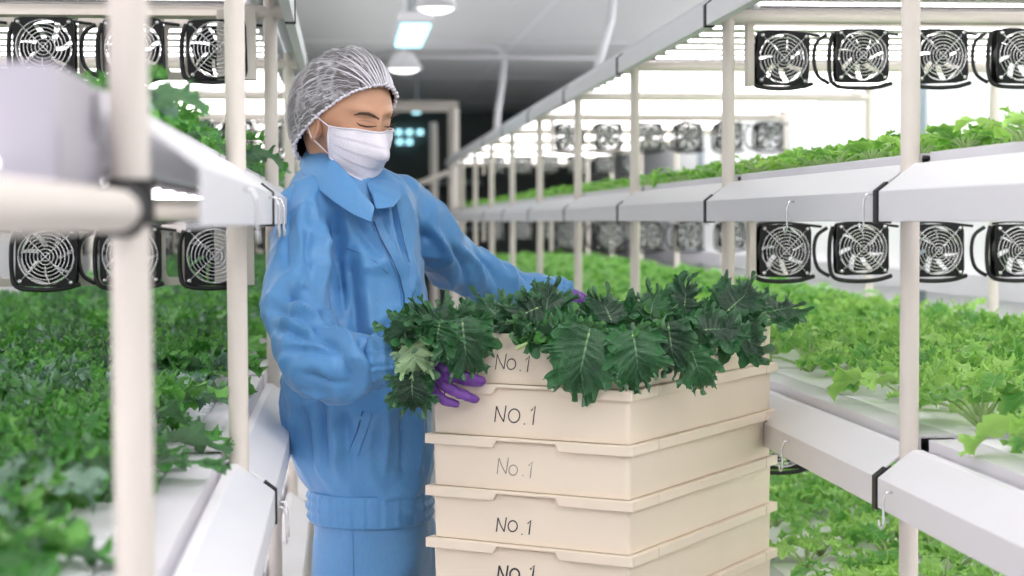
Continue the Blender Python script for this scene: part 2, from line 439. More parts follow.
for k in range(7):
    a = 2 * math.pi * k / 7
    ring = []
    for j in range(6):
        r = 0.019 + 0.0355 * j / 5; sw = a + 0.35 * j / 5; hw = 0.30 + 0.02 * j
        p0 = (r * math.cos(sw - hw), -0.008, r * math.sin(sw - hw)); p1 = (r * math.cos(sw + hw), 0.010, r * math.sin(sw + hw))
        ring.append((p0, p1))
    vs = []; fs = []
    for p0, p1 in ring: vs += [p0, p1, (p1[0], p1[1] + 0.0015, p1[2]), (p0[0], p0[1] + 0.0015, p0[2])]
    for j in range(5):
        for q in range(4): fs.append((4 * j + q, 4 * j + (q + 1) % 4, 4 * j + 4 + (q + 1) % 4, 4 * j + 4 + q))
    fs += [(0, 3, 2, 1), (20, 21, 22, 23)]
    mb.add(vs, fs)
ME_imp = mb.mesh('impeller'); ME_imp.materials.append(M['black'])
mb = MB()
for i, r in enumerate((0.0085, 0.016, 0.0235, 0.031, 0.0385, 0.046, 0.0545)):
    n = 16 + 4 * i
    pts = [(r * math.cos(2 * math.pi * k / n), -0.023 + (0.002 if i == 6 else 0), r * math.sin(2 * math.pi * k / n)) for k in range(n + 1)]
    mb.tube(pts, 0.0013, 5, caps=False)
for a in (45, 135):
    c, q = math.cos(math.radians(a)), math.sin(math.radians(a))
    mb.tube([(-0.071 * c, -0.020, -0.071 * q), (-0.05 * c, -0.0245, -0.05 * q), (0.05 * c, -0.0245, 0.05 * q), (0.071 * c, -0.020, 0.071 * q)], 0.0013, 5)
for sx in (-1, 1):
    for sz in (-1, 1): mb.tube([(sx * 0.0505, -0.0235, sz * 0.0505), (sx * 0.0505, -0.018, sz * 0.0505)], 0.0045, 8)
ME_guard = mb.mesh('wire_guard', True); ME_guard.materials.append(M['chrome'])
def fan(x, y, z, rz, ry, label, group, parts=True):
    o = link('cooling_fan', ME_house); o.location = (x, y, z); o.rotation_euler = (0, ry, rz)
    tag(o, label, 'fan', group)
    for nm, me in (('impeller', ME_imp), ('wire_guard', ME_guard)):
        c = link(nm, me, None, o)
        if nm == 'impeller': c.rotation_euler = (0, random.random() * 6, 0)
    if group.endswith('crates'): o.scale = (0.95, 0.95, 0.95)
    return o

random.seed(5)
HH = [('top', 3), ('middle', 2), ('lower', 1)]
ROWY = {'right': [3.83, 7.46, 11.1], 'left': [3.70, 7.36, 11.02]}
ROWN = ['nearest', 'second', 'farthest']
cables = []
for side, R in RACKS.items():
    xf, xb, s = R['xf'], R['xb'], R['s']
    for ri, y in enumerate(ROWY[side]):
        for ln, li in HH:
            if li == 1 and (side == 'left' or ri > 0): continue
            L = LEV[li]
            xs = [xf + s * ((0.125 if side == 'right' else 0.108) + 0.168 * k + random.uniform(-0.006, 0.006)) for k in range(6)]
            sk = -0.12 if side == 'right' else 0.05
            yy = [y - 0.07 + (xx - xs[0]) * sk for xx in xs]
            zc = L - 0.063
            gr = f'black cooling fans hung across the {RN[side]}'
            for k in range(6):
                fan(xs[k], yy[k], zc + random.uniform(-0.003, 0.003), random.uniform(-0.04, 0.04), random.uniform(-0.03, 0.03),
                    f'black fan, {ORD[k]} from the aisle in the {ROWN[ri]} row, {ln} level, {RN[side]}', gr, ri < 2)
            # slotted white bracket behind the row
            br = MB(); yb_ = y - 0.07 + 0.024 + 0.02
            x0, x1 = min(xs) - 0.075, max(xs) + 0.075
            br.box(x0, x1, yb_ + (0.0 if side == 'left' else 0.0), yb_ + 0.004, L + 0.010, L + 0.022)
            for k in range(5):
                cx = (xs[k] + xs[k + 1]) / 2
                n = 24
                outer = [(cx + 0.0245 * max(-1, min(1, 1.6 * math.cos(t))), zc + 0.062 * max(-1, min(1, 1.6 * math.sin(t)))) for t in [2 * math.pi * q / n for q in range(n)]]
                inner = [(cx + 0.017 * max(-1, min(1, 1.25 * math.cos(t))), zc + 0.046 * max(-1, min(1, 1.25 * math.sin(t)))) for t in [2 * math.pi * q / n for q in range(n)]]
                ym = (yy[k] + yy[k + 1]) / 2 + 0.02
                if side == 'left': br.ring_plate(outer, inner, ym, ym + 0.003)
            br.box(min(xs[0], xs[0] - s * 0.078), max(xs[0] - s * 0.064, xs[0] - s * 0.078), yy[0] - 0.015, yy[0] + 0.02, zc - 0.062, L + 0.015)
            b_ = br.build('fan_bracket', M['cream'], origin=(x0, yb_, L))
            tag(b_, f'pale bracket behind the {ROWN[ri]} fan row, {ln} level, {RN[side]}', 'bracket', 'pale brackets behind the fan rows')
            # cables from fan to fan
            for k in range(6 if ri < 2 else 0):
                x, yv = xs[k], yy[k]
                m = MB()
                zb = zc - 0.061
                m.wire([(x - 0.062, yv + 0.0, zc + 0.050), (x - 0.070, yv - 0.004, zc + 0.02), (x - 0.070, yv - 0.004, zc - 0.035), (x - 0.060, yv - 0.010, zb), (x - 0.02, yv - 0.014, zb - 0.007), (x + 0.03, yv - 0.014, zb - 0.005), (x + 0.066, yv - 0.008, zb + 0.004)], 0.0048, 8)
                if k % 2 == 1:
                    m.wire([(x - 0.075, yv, zc + 0.048), (x - 0.098, yv, zc + 0.03), (x - 0.104, yv, zc - 0.005), (x - 0.095, yv, zc - 0.04), (x - 0.07, yv, zb + 0.004)], 0.0042, 8)
                m.wire([(x - 0.05, yv + 0.022, zc + 0.055), (x, yv + 0.022, zc + 0.060), (x + 0.09, yv + 0.020, zc + 0.050)], 0.003, 6)
                c = m.build('fan_cable', M['rubber'], smooth=True, origin=(x, yv, zc))
                tag(c, f'black cable round the {ORD[k]} fan, {ROWN[ri]} row, {ln} level, {RN[side]}', 'cable', 'black cables looped between the fans')

# hooks hung on the gutters
def hook(p, s, label):
    m = MB(); x, y, z = p
    pts = [(x, y, z + 0.012)] + [(x - s * (0.012 + 0.0), y, z + 0.012), (x - s * 0.016, y, z), (x - s * 0.016, y, z - 0.030)]
    for k in range(7):
        a = math.pi * k / 6
        pts.append((x - s * 0.016, y + 0.011 - 0.011 * math.cos(a), z - 0.030 - 0.011 * math.sin(a)))
    m.tube(pts, 0.0017, 8)
    o = m.build('wire_hook', M['chrome'], smooth=True, origin=p)
    tag(o, label, 'hook', 'wire hooks hung on the gutter panels')
xg = 0.82 - 0.047
hook((xg, 2.97, H + 0.018), 1, 'small wire hook on the middle gutter panel behind the crates, between two posts')
hook((xg, 2.50 + 0.02, H + 0.024), 1, 'small wire hook on the middle gutter panel just beyond the nearest visible aisle post')
hook((xg, 2.42, H - 0.40), 1, 'small wire hook on the lower gutter panel behind the crates')
hook((xg, 3.0, H - 0.40), 1, 'small wire hook on the lower gutter panel close to the crate stack')
xg = -0.15 + 0.047
hook((xg, 2.36, H + 0.02), -1, "wire hook on the gutter near the worker's sleeve, nearer the camera")
hook((xg, 2.56, H + 0.02), -1, "wire hook on the gutter touching the worker's shoulder")
hook((xg, 1.78, H + 0.02), -1, 'blurred wire hook on the near gutter beyond the foreground post')
hook((xg, 2.52, H - 0.42), -1, 'upper wire hook below the lower gutter behind the worker')
hook((xg, 2.60, H - 0.425), -1, 'second wire hook below the lower gutter behind the worker')

# ------------------------------------------------------------------ ceiling fittings
def lamp_batten(px, py, d, w, l, label):
    c = P(px, py, d)
    t = empty('ceiling_lamp', (c.x, c.y, CEIL)); tag(t, label, 'ceiling lamp')
    zt = c.z - CEIL
    MB().box(-w / 2, w / 2, -l / 2, l / 2, zt + 0.0, zt + 0.05).build('housing', M['white'], t, bevel=0.006)
    MB().box(-w / 2 + 0.01, w / 2 - 0.01, -l / 2 + 0.01, l / 2 - 0.01, zt - 0.02, zt + 0.002).build('diffuser', M['cool'], t, bevel=0.008)
    MB().tube([(0, l * 0.3, zt + 0.05), (0, l * 0.3, 0)], 0.008, 8).build('hanger', M['bluegrey'], t)
    MB().tube([(0, -l * 0.3, zt + 0.05), (0, -l * 0.3, 0)], 0.008, 8).build('hanger', M['bluegrey'], t)
lamp_batten(412, 34, 8.0, 0.15, 0.9, 'hanging lamp with bluish glowing cover above the aisle, nearest of its line')
lamp_batten(417, 110, 15.0, 0.09, 0.5, 'small bluish hanging lamp far down the aisle')
def dome(px, py, d, r, label, glow):
    c = P(px, py, d)
    t = empty('dome_lamp', (c.x, c.y, CEIL)); tag(t, label, 'ceiling lamp')
    zt = c.z - CEIL
    prof = [(0.02, 0.10), (0.05, 0.09), (r * 0.75, 0.045), (r, 0.0), (r * 0.96, 0.0), (r * 0.7, 0.035), (0.03, 0.06)]
    n = 28
    rings = [[(rr * math.cos(2 * math.pi * k / n), rr * math.sin(2 * math.pi * k / n), zt + z) for k in range(n)] for rr, z in prof]
    MB().loft(rings).build('shade', M['white'], t, smooth=True)
    MB().ellipsoid((0, 0, zt + 0.01), r * 0.8, r * 0.8, 0.03).build('bulb_cover', M[glow], t, smooth=True)
    MB().tube([(0, 0, zt + 0.09), (0, 0, 0)], 0.01, 8).build('stem', M['white'], t)
dome(436, 9, 6.5, 0.085, 'white dome lamp under the ceiling at the top of the aisle', 'warm')
dome(404, 70, 9.5, 0.105, 'round grey dome lamp under the ceiling behind the hairnet', 'warm')

def pipe(pts, r, label, cat='pipe', name='ceiling_pipe', m='white'):
    v = [P(*p) for p in pts]
    o = MB().tube(v, r, 10).build(name, M[m], smooth=True, origin=tuple(v[0])); tag(o, label, cat)
pipe([(424, 45, 13), (470, 45, 13), (494, 46, 13), (501, 50, 13.0), (504, 62, 13), (502, 85, 12.6), (498, 110, 12.2), (496, 136, 12.0)], 0.022, 'white conduit running along the ceiling and bending down to the rack')
pipe([(380, 56.5, 13.3), (600, 58, 12.3)], 0.013, 'thin pale conduit running straight across the ceiling')
pipe([(613, -8, 7.2), (611, 20, 7.2), (603, 48, 7.1), (596, 74, 7.0)], 0.016, 'white flexible hose hanging from the ceiling to the top gutter', 'hose', 'ceiling_hose')

# frame and bars at the far end of the aisle
t = empty('tube_frame', (0.45, 14.2, 0)); tag(t, 'beige square tube frame standing at the far end of the aisle', 'frame')
def bar(a, b, w, par, O, nm, m='cream'):
    MB().tube([Vector(a) - Vector(O), Vector(b) - Vector(O)], w, 4).build(nm, M[m], par)
O = (0.45, 14.2, 0)
bar((0.30, 14.2, H + 0.92), (0.92, 14.2, H + 0.92), 0.045, t, O, 'top_bar')
bar((0.88, 14.2, 0), (0.88, 14.2, H + 0.92), 0.045, t, O, 'upright')
bar((0.78, 15.4, 0), (0.78, 15.4, H + 0.86), 0.035, t, O, 'upright')
bar((-0.15, 14.2, 0), (-0.15, 14.2, H + 0.92), 0.045, t, O, 'upright')
bar((-0.15, 14.2, H + 0.92), (0.30, 14.2, H + 0.92), 0.045, t, O, 'top_bar')
for (a, b, lb) in (((402, 190, 14), (452, 171, 14.1), 'upper slanting pale bar leaning in front of the dark end wall'), ((402, 189, 14.1), (452, 219, 14.1), 'lower slanting pale bar leaning in front of the dark end wall')):
    v = [P(*a), P(*b)]
    tag(MB().tube(v, 0.022, 4).build('slanting_bar', M['cream'], origin=tuple(v[0])), lb, 'bar')
for k, (px, py) in enumerate(((400, 130), (411, 130), (422, 130), (401, 140), (411, 140))):
    c = P(px, py, 20.4); c.y = YE - 0.031
    o = MB().box(-0.035, 0.035, -0.03, 0.03, -0.028, 0.028).build('end_lamp', M['cool'], bevel=0.01); o.location = c
    tag(o, f'tiny bluish lamp glowing on the dark end wall, {ORD[k % 3]} of its {"upper" if k < 3 else "lower"} row', 'lamp', 'tiny lamps on the dark end wall')
for k, z in enumerate((0.42, 0.14, -0.12)):
    tag(MB().box(0.0, 1.6, YE - 0.5, YE, H + z, H + z + 0.05).build('dark_shelf', M['bluegrey'], origin=(0.0, YE, H + z)), f'dark shelf board fixed to the end wall, {["topmost", "middle", "bottom"][k]} of three', 'shelf')
# ------------------------------------------------------------------ leaves and plants
def leaf_grid(L=0.2, W=0.15, nu=60, nv=12, frill=0.012, curl=0.8, cup=0.3, seed=0, lobes=0.18, k1=7, k2=17, stem=0.0, twist=0.0, und=0.003):
    """kale blade: base at the origin, growing along +y, normal +z; side veins lie along constant u; the margin is gathered into curls"""
    rng = random.Random(seed)
    ph = [rng.random() * 6.28 for _ in range(14)]
    mid = []; ang = []; y = z = 0.0; a = 0.0
    for i in range(nu + 1):
        u = i / nu
        mid.append((y, z)); ang.append(a)
        y += math.cos(a) * L * 0.8 / nu; z += math.sin(a) * L * 0.8 / nu
        a -= curl / nu * (0.4 + 1.2 * u)
    vs = []; uvs = []
    for i in range(nu + 1):
        u = i / nu
        al = math.radians(108 * (1 - u) ** 0.8)
        ln = W * 0.5 * (0.45 + 0.55 * math.sin(math.pi * min(1, 0.14 + 0.74 * u)) ** 0.8) * (1 + 0.1 * u)
        if u < 0.15: ln *= 0.45 + 0.55 * (u / 0.15)
        for sgn in range(-nv, nv + 1):
            av0 = abs(sgn) / nv; sd = 1 if sgn >= 0 else -1; o = 0 if sgn >= 0 else 6
            av = 1 - (1 - av0) ** 1.5                      # rows crowd toward the margin
            lb = 1 + lobes * math.sin(6.28 * 3.1 * u + ph[o]) + 0.45 * lobes * math.sin(6.28 * 6.7 * u + ph[o + 1])
            l2 = ln * (1 + (lb - 1) * av * av)
            e = max(0.0, (av - 0.45) / 0.55) ** 1.5; e2 = max(0.0, (av - 0.72) / 0.28)
            am = 0.75 + 0.45 * math.sin(6.28 * 2.3 * u + ph[o + 4])
            w1 = 6.28 * k1 * u + ph[o + 2] + 1.2 * math.sin(6.28 * 2 * u + ph[o + 3]); w2 = 6.28 * k2 * u + ph[o + 4] + 1.6 * math.sin(6.28 * 3 * u + ph[o + 5]) - 1.5 * av
            px = sd * av * l2 * math.sin(al); py = av * l2 * math.cos(al)
            pz = und * av * (math.sin(6.28 * 1.4 * u + ph[o]) + 0.5 * math.sin(6.28 * 2.7 * u + ph[o + 1])) + cup * av * av * l2 * 0.5 + frill * am * (0.85 * e * math.sin(w1) + 0.55 * e2 * math.sin(w2)) - 0.0005 * math.cos(6.28 * 7 * u) * (1 - av) * 2
            tq = frill * (0.35 * e * math.cos(w1) + 0.28 * e2 * math.cos(w2))    # along the margin
            rq = frill * (0.22 * e2 * math.sin(w2 + 2.0) + 0.22 * e2 * math.sin(w2 * 1.7 + ph[o + 3]))              # across the margin
            px += sd * (-math.cos(al) * tq + math.sin(al) * rq); py += math.sin(al) * tq + math.cos(al) * rq
            tw = twist * (u - 0.3)
            px, pz = px * math.cos(tw) - pz * math.sin(tw), px * math.sin(tw) + pz * math.cos(tw)
            my, mz = mid[i]; a = ang[i]
            vs.append((px, my + py * math.cos(a) - pz * math.sin(a), mz + py * math.sin(a) + pz * math.cos(a)))
            uvs.append((u, sd * av * 0.5 + 0.5))
    w = 2 * nv + 1
    fs = [(i * w + j, i * w + j + 1, (i + 1) * w + j + 1, (i + 1) * w + j) for i in range(nu) for j in range(2 * nv)]
    return vs, fs, uvs, mid

def leaf_mesh(name, mats, leaves):
    """leaves: list of (vs, fs, uvs, Matrix, material index)"""
    V = []; F = []; U = []; MI = []
    for vs, fs, uvs, Mx, mi in leaves:
        b = len(V); V += [tuple(Mx @ Vector(q)) for q in vs]; U += uvs
        F += [tuple(b + k for k in f) for f in fs]; MI += [mi] * len(fs)
    me = bpy.data.meshes.new(name); me.from_pydata(V, [], F); me.update()
    for m in mats: me.materials.append(m)
    uv = me.uv_layers.new(name='UVMap')
    vi = np.empty(len(me.loops), dtype=np.int32); me.loops.foreach_get('vertex_index', vi)
    uv.data.foreach_set('uv', np.array(U, dtype=np.float32)[vi].ravel())
    me.polygons.foreach_set('use_smooth', [True] * len(F)); me.polygons.foreach_set('material_index', MI)
    return me

def stalk_geo(p0, p1, r0, r1, n=5, sag=0.0):
    m = MB(); p0 = Vector(p0); p1 = Vector(p1)
    pts = [p0.lerp(p1, t) + Vector((0, 0, -sag * math.sin(math.pi * t))) for t in (0, 0.35, 0.7, 1)]
    m.tube(pts, [r0, r0 * 0.85 + r1 * 0.15, (r0 + r1) / 2, r1], n)
    return m.v, m.f, [(0.5, 0.5)] * len(m.v)

def plant_mesh(name, seed, n, size, mats, nu=16, nv=4, tall=1.0, spread=1.0, frill=0.011, k1=4, k2=9):
    rng = random.Random(seed); parts = []
    for i in range(n):
        t = i / n
        az = i * 2.39996 + rng.uniform(-0.3, 0.3)
        el = math.radians((78 - 62 * t ** 0.8) * 1.0 + rng.uniform(-8, 8)) if tall >= 1 else math.radians((70 - 60 * t) + rng.uniform(-8, 8))
        st = size * (0.45 + 0.5 * t) * rng.uniform(0.8, 1.15) * spread
        L = size * rng.uniform(0.75, 1.1) * (0.55 + 0.5 * t); W = L * rng.uniform(0.72, 0.95)
        vs, fs, uvs, mid = leaf_grid(L, W, nu, nv, frill * rng.uniform(0.8, 1.2), rng.uniform(0.5, 1.5), rng.uniform(0.0, 0.5), seed * 31 + i, 0.16, k1, k2)
        base = Vector((0, 0, 0)); d = Vector((math.cos(az) * math.cos(el), math.sin(az) * math.cos(el), math.sin(el)))
        tip = d * st * tall
        # leaf frame: y along d flattened, z up-ish
        el2 = el * 0.75
        y = Vector((math.cos(az) * math.cos(el2), math.sin(az) * math.cos(el2), math.sin(el2)))
        x = y.cross(Vector((0, 0, 1))).normalized(); z = x.cross(y).normalized()
        Rm = Matrix((x, y, z)).transposed().to_4x4() @ Matrix.Rotation(rng.uniform(-0.5, 0.5), 4, 'Y')
        mi = 0 if len(mats) < 4 else rng.choice((0, 0, 0, 2, 2, 3))
        parts.append((vs, fs, uvs, Matrix.Translation(tip) @ Rm, mi))
        sv, sf, su = stalk_geo(base, tip + y * L * 0.12, 0.0028, 0.0016, 5, -0.008)
        parts.append((sv, sf, su, Matrix.Identity(4), 1))
    return leaf_mesh(name, mats, parts)

KA = [plant_mesh('kale_plant', 10 + i, 16, 0.100, [M['kale2'], M['stalk'], M['kalelight'], M['kalegrey']], 44, 5, frill=0.011, k1=5, k2=12) for i in range(6)]
KAf = [plant_mesh('kale_plant_far', 40 + i, 9, 0.105, [M['kale2'], M['stalk'], M['kalelight'], M['kalegrey']], 12, 3, frill=0.012, k1=3, k2=4) for i in range(3)]
YO = [plant_mesh('young_kale', 60 + i, 8, 0.082, [M['young'], M['stalk']], 32, 4, frill=0.008, k1=4, k2=9, spread=1.15) for i in range(6)]
YOf = [plant_mesh('young_kale_far', 80 + i, 7, 0.085, [M['young'], M['stalk']], 6, 2, frill=0.006, k1=2, k2=3) for i in range(3)]
LE = [plant_mesh('leaf_seedling', 90 + i, 8, 0.058, [M['lettuce'], M['stalk']], 10, 3, frill=0.004, k1=3, k2=5) for i in range(5)]
LEf = [plant_mesh('leaf_seedling_far', 97 + i, 6, 0.058, [M['lettuce'], M['stalk']], 6, 2, frill=0.004, k1=2, k2=3) for i in range(3)]

CI = CM.inverted()
def inview(p, mg=150):
    q = CI @ Vector(p)
    if q.z > -0.3: return False
    x = 512 + FPX * q.x / -q.z; y = 288 - FPX * q.y / -q.z
    return -mg < x < 1024 + mg and -mg < y < 576 + mg

ONES = ['', 'first', 'second', 'third', 'fourth', 'fifth', 'sixth', 'seventh', 'eighth', 'ninth', 'tenth', 'eleventh', 'twelfth', 'thirteenth', 'fourteenth', 'fifteenth', 'sixteenth', 'seventeenth', 'eighteenth', 'nineteenth']
def ordw(n):
    if n < 20: return ONES[n]
    t = {2: ('twenty', 'twentieth'), 3: ('thirty', 'thirtieth'), 4: ('forty', 'fortieth'), 5: ('fifty', 'fiftieth')}[n // 10]
    return t[1] if n % 10 == 0 else t[0] + '-' + ONES[n % 10]
def bed(side, li, meshes, far, dx, dy, ya, yfar, name, label, cat, group, sc=1.0, limit=300, seed=1, x0=None, farcat=None):
    R = RACKS[side]; xf, xb, s = R['xf'], R['xb'], R['s']; L = LEV[li]
    rng = random.Random(seed); spots = []
    nx = int((abs(xb - xf) - 0.10 - (x0 or 0.16)) / dx) + 1
    y = ya
    r = 0
    while y < 13.2:
        for k in range(nx):
            px = xf + s * ((x0 or 0.16) + k * dx + (dx * 0.25 if r % 2 else -dx * 0.1)) + rng.uniform(-0.015, 0.015)
            py = y + rng.uniform(-0.02, 0.02)
            if inview((px, py, L + 0.12)): spots.append((px, py, rng.random() * 6.28, sc * rng.uniform(0.85, 1.15), rng.randrange(100), k, r))
        y += dy; r += 1
    near = [q for q in spots if q[1] <= yfar][:limit]; rest = [q for q in spots if q not in near]
    rows = sorted(set(q[6] for q in near)); fc = {r_: min(q[5] for q in near if q[6] == r_) for r_ in rows}
    for px, py, rz, k, m, kc, kr in near:
        o = link(name, meshes[m % len(meshes)]); o.location = (px, py, L + 0.098); o.rotation_euler = (rng.uniform(-0.1, 0.1), rng.uniform(-0.1, 0.1), rz); o.scale = (k, k, k)
        tag(o, f'{label}, {ordw(rows.index(kr) + 1)} row back, {ordw(kc + 1)} from aisle', cat, group)
    if rest:
        V = []; F = []; U = []; MI = []; b = 0
        data = []
        for me in far:
            v = np.empty(len(me.vertices) * 3, np.float32); me.vertices.foreach_get('co', v); v = v.reshape(-1, 3)
            f = [tuple(p.vertices) for p in me.polygons]; mi = [p.material_index for p in me.polygons]
            vi = np.empty(len(me.loops), np.int32); me.loops.foreach_get('vertex_index', vi)
            uv = np.empty(len(me.loops) * 2, np.float32); me.uv_layers[0].data.foreach_get('uv', uv)
            data.append((v, f, mi, uv.reshape(-1, 2)))
        for px, py, rz, k, m, kc, kr in rest:
            v, f, mi, uv = data[m % len(far)]
            c, q = math.cos(rz), math.sin(rz)
            w = np.stack([(v[:, 0] * c - v[:, 1] * q) * k + px - xf, (v[:, 0] * q + v[:, 1] * c) * k + py - 8, v[:, 2] * k], 1)
            V.append(w); F += [tuple(b + i for i in ff) for ff in f]; MI += mi; U.append(uv); b += len(v)
        me = bpy.data.meshes.new(name + '_mass'); me.from_pydata(np.concatenate(V).tolist(), [], F); me.update()
        for m_ in far[0].materials: me.materials.append(m_)
        uvl = me.uv_layers.new(name='UVMap'); uvl.data.foreach_set('uv', np.concatenate(U).ravel())
        me.polygons.foreach_set('material_index', MI); me.polygons.foreach_set('use_smooth', [True] * len(F))
        o = link(name + 's', me); o.location = (xf, 8, L + 0.098)
        tag(o, farcat, cat + 's', kind='stuff')
    print('bed', side, li, len(near), len(rest))

bed('left', 1, KA, KAf, 0.135, 0.135, 0.85, 6.0, 'kale_plant', 'dark curly kale plant, lower bed beside worker', 'kale plant', 'kale plants on the lower shelf beside the worker', 1.0, 240, 1, x0=0.215, farcat='dark curly kale plants far along the lower bed beside the worker')
bed('left', 2, KA[:2], KAf, 0.16, 0.16, 1.85, 4.2, 'kale_plant', 'curly kale plant, middle shelf beside worker', 'kale plant', 'kale plants on the middle shelf beside the worker', 0.78, 60, 2, x0=0.15, farcat='kale plants far along the middle shelf beside the worker')
bed('right', 1, YO, YOf, 0.165, 0.170, 1.9, 5.6, 'young_kale', 'young light green kale, lower bed behind crates', 'young kale plant', 'young kale plants on the lower shelf behind the crates', 1.15, 180, 3, farcat='young kale plants far along the lower bed behind the crates')
bed('right', 0, YO, YOf, 0.165, 0.170, 1.9, 4.9, 'young_kale', 'young light green kale, lowest bed behind crates', 'young kale plant', 'young kale plants on the lowest shelf behind the crates', 1.15, 120, 4, farcat='young kale plants far along the lowest bed')
bed('right', 2, LE, LEf, 0.11, 0.11, 1.9, 5.0, 'leaf_seedling', 'small bright seedling, middle shelf behind crates', 'seedling', 'seedlings on the middle shelf behind the crates', 1.0, 150, 5, x0=0.125, farcat='bright green seedlings far along the middle shelf')
# ------------------------------------------------------------------ the crate stack
CRZ = math.radians(-35.1)
near = P(632, 400, 2.75)
ex = Vector((math.cos(CRZ), math.sin(CRZ), 0)); ey = Vector((-math.sin(CRZ), math.cos(CRZ), 0))
CA, CB = 0.192, 0.313                       # half sizes over the lip
CC = Vector((near.x, near.y, 0)) - ex * CA + ey * CB
PITCHZ = 0.0873; LIP2 = 1.0475
OV = 0.0085

def crate_body(h, lip=True):
    m = MB(); a, b = CA - OV, CB - OV; t = 0.003; tp = 0.002
    def rr(a_, b_, z, r=0.008):
        pts = []
        for cx, cy, a0 in ((a_ - r, b_ - r, 0), (-a_ + r, b_ - r, 90), (-a_ + r, -b_ + r, 180), (a_ - r, -b_ + r, 270)):
            for k in range(5):
                q = math.radians(a0 + 22.5 * k); pts.append((cx + r * math.cos(q), cy + r * math.sin(q), z))
        return pts
    m.loft([rr(a - tp, b - tp, 0.001), rr(a, b, h), rr(a - t, b - t, h), rr(a - t - tp, b - t - tp, 0.005)], caps=True)
    return m

def crate_lip(h):
    m = MB(); a, b = CA, CB; LH = 0.0165; s = OV
    # short faces with the stepped hand grip
    for sg in (-1, 1):
        prof = [(-a, h - LH), (-0.062, h - LH), (-0.055, h - 0.005), (0.055, h - 0.005), (0.062, h - LH), (a, h - LH), (a, h), (-a, h)]
        m.prism_y(prof, sg * b, sg * (b - s))
        m.prism_y([(-0.050, h - 0.0092), (0.050, h - 0.0092), (0.050, h - 0.0072), (-0.050, h - 0.0072)], sg * (b - s + 0.002), sg * (b - s - 0.001))
    for sg in (-1, 1):
        y = -b
        for yn in (-b + 0.099, b - 0.058, b):
            x0, x1 = sorted((sg * a, sg * (a - s)))
            m.box(x0, x1, y + (s if y == -b else 0.003), (yn - s if yn == b else yn), h - LH, h)
            y = yn
    return m

STROKES = {'N': [[(0, 0), (0.04, 0.95)], [(0.04, 0.95), (0.30, 0.45), (0.60, 0.05)], [(0.60, 0.05), (0.68, 1.02)]],
           'O': [[(0.36 + 0.34 * math.cos(t * 0.42 + 1.4), 0.46 + 0.36 * math.sin(t * 0.42 + 1.4)) for t in range(16)]],
           '.': [[(0.10, 0.02), (0.16, 0.06)]],
           '1': [[(0.02, 0.72), (0.26, 1.0), (0.22, 0.5), (0.20, -0.02)]]}
def writing(z, x0, y, size, r, seed, m):
    rg = random.Random(seed); mb = MB(); x = x0
    for ch, w in (('N', 0.80), ('O', 0.92), ('.', 0.46), ('1', 0.4)):
        k = rg.uniform(0.9, 1.08); dz = rg.uniform(-0.06, 0.06)
        for st in STROKES[ch]:
            pts = [(x + (px + 0.10 * pz) * size * k, y - 0.0004, z + (pz * k + dz) * size) for px, pz in st]
            mb.tube(pts, r, 6)
        x += w * size
    # flatten against the wall of the crate
    mb.v = [(a, y - 0.0002 + (b - y) * 0.3, c) for a, b, c in mb.v]
    return mb

cdesc = ['topmost crate, heaped with cut kale, its number half hidden by leaves', 'second crate from the top, gripped by the purple glove, dark NO.1',
         'third crate from the top with a faint worn NO.1', 'fourth crate from the top with NO.1 in black marker', 'fifth crate from the top, its NO.1 cut by the picture edge',
         'sixth crate from the top, only its lip corner in view']
for k in range(13):
    z = LIP2 - PITCHZ * k + (PITCHZ if k > 0 else 0.0)
    top = LIP2 - PITCHZ * (k - 1)
    h = PITCHZ
    base = LIP2 - PITCHZ * k if k else LIP2
    if k == 0: base = LIP2; h = 0.083
    c = empty('storage_crate', (CC.x, CC.y, base), CRZ)
    tag(c, ('cream plastic ' + cdesc[k]) if k < 6 else f'cream plastic crate low in the tall stack, {ORD[k]} from the top', 'crate', 'cream crates stacked in the aisle')
    crate_body(h).build('crate_body', M['crate'], c, smooth='auto')
    if k > 0: crate_lip(h).build('lip', M['crate'], c, bevel=0.0022)
    else:
        MB().box(CA - OV - 0.0008, CA - OV + 0.0012, -CB + OV + 0.012, -CB + OV + 0.016, 0.004, h - 0.004).box(CA - OV - 0.006, CA - OV - 0.002, -CB + OV - 0.0012, -CB + OV + 0.001, 0.004, h - 0.004).build('corner_rib', M['crate'], c)
    wz = {0: h - 0.060, 1: h - 0.064, 2: h - 0.062, 3: h - 0.069, 4: h - 0.060}.get(k)
    if wz is not None:
        sz = [0.025, 0.030, 0.026, 0.026, 0.027][k]
        w = writing(wz, [-0.060, -0.062, -0.058, -0.060, -0.058][k], -(CB - OV) + 0.0012, sz, [0.0009, 0.0011, 0.0009, 0.0011, 0.0017][k], k, None)
        w.build('marker_writing', M['faint_ink'] if k == 2 else M['ink'], c)

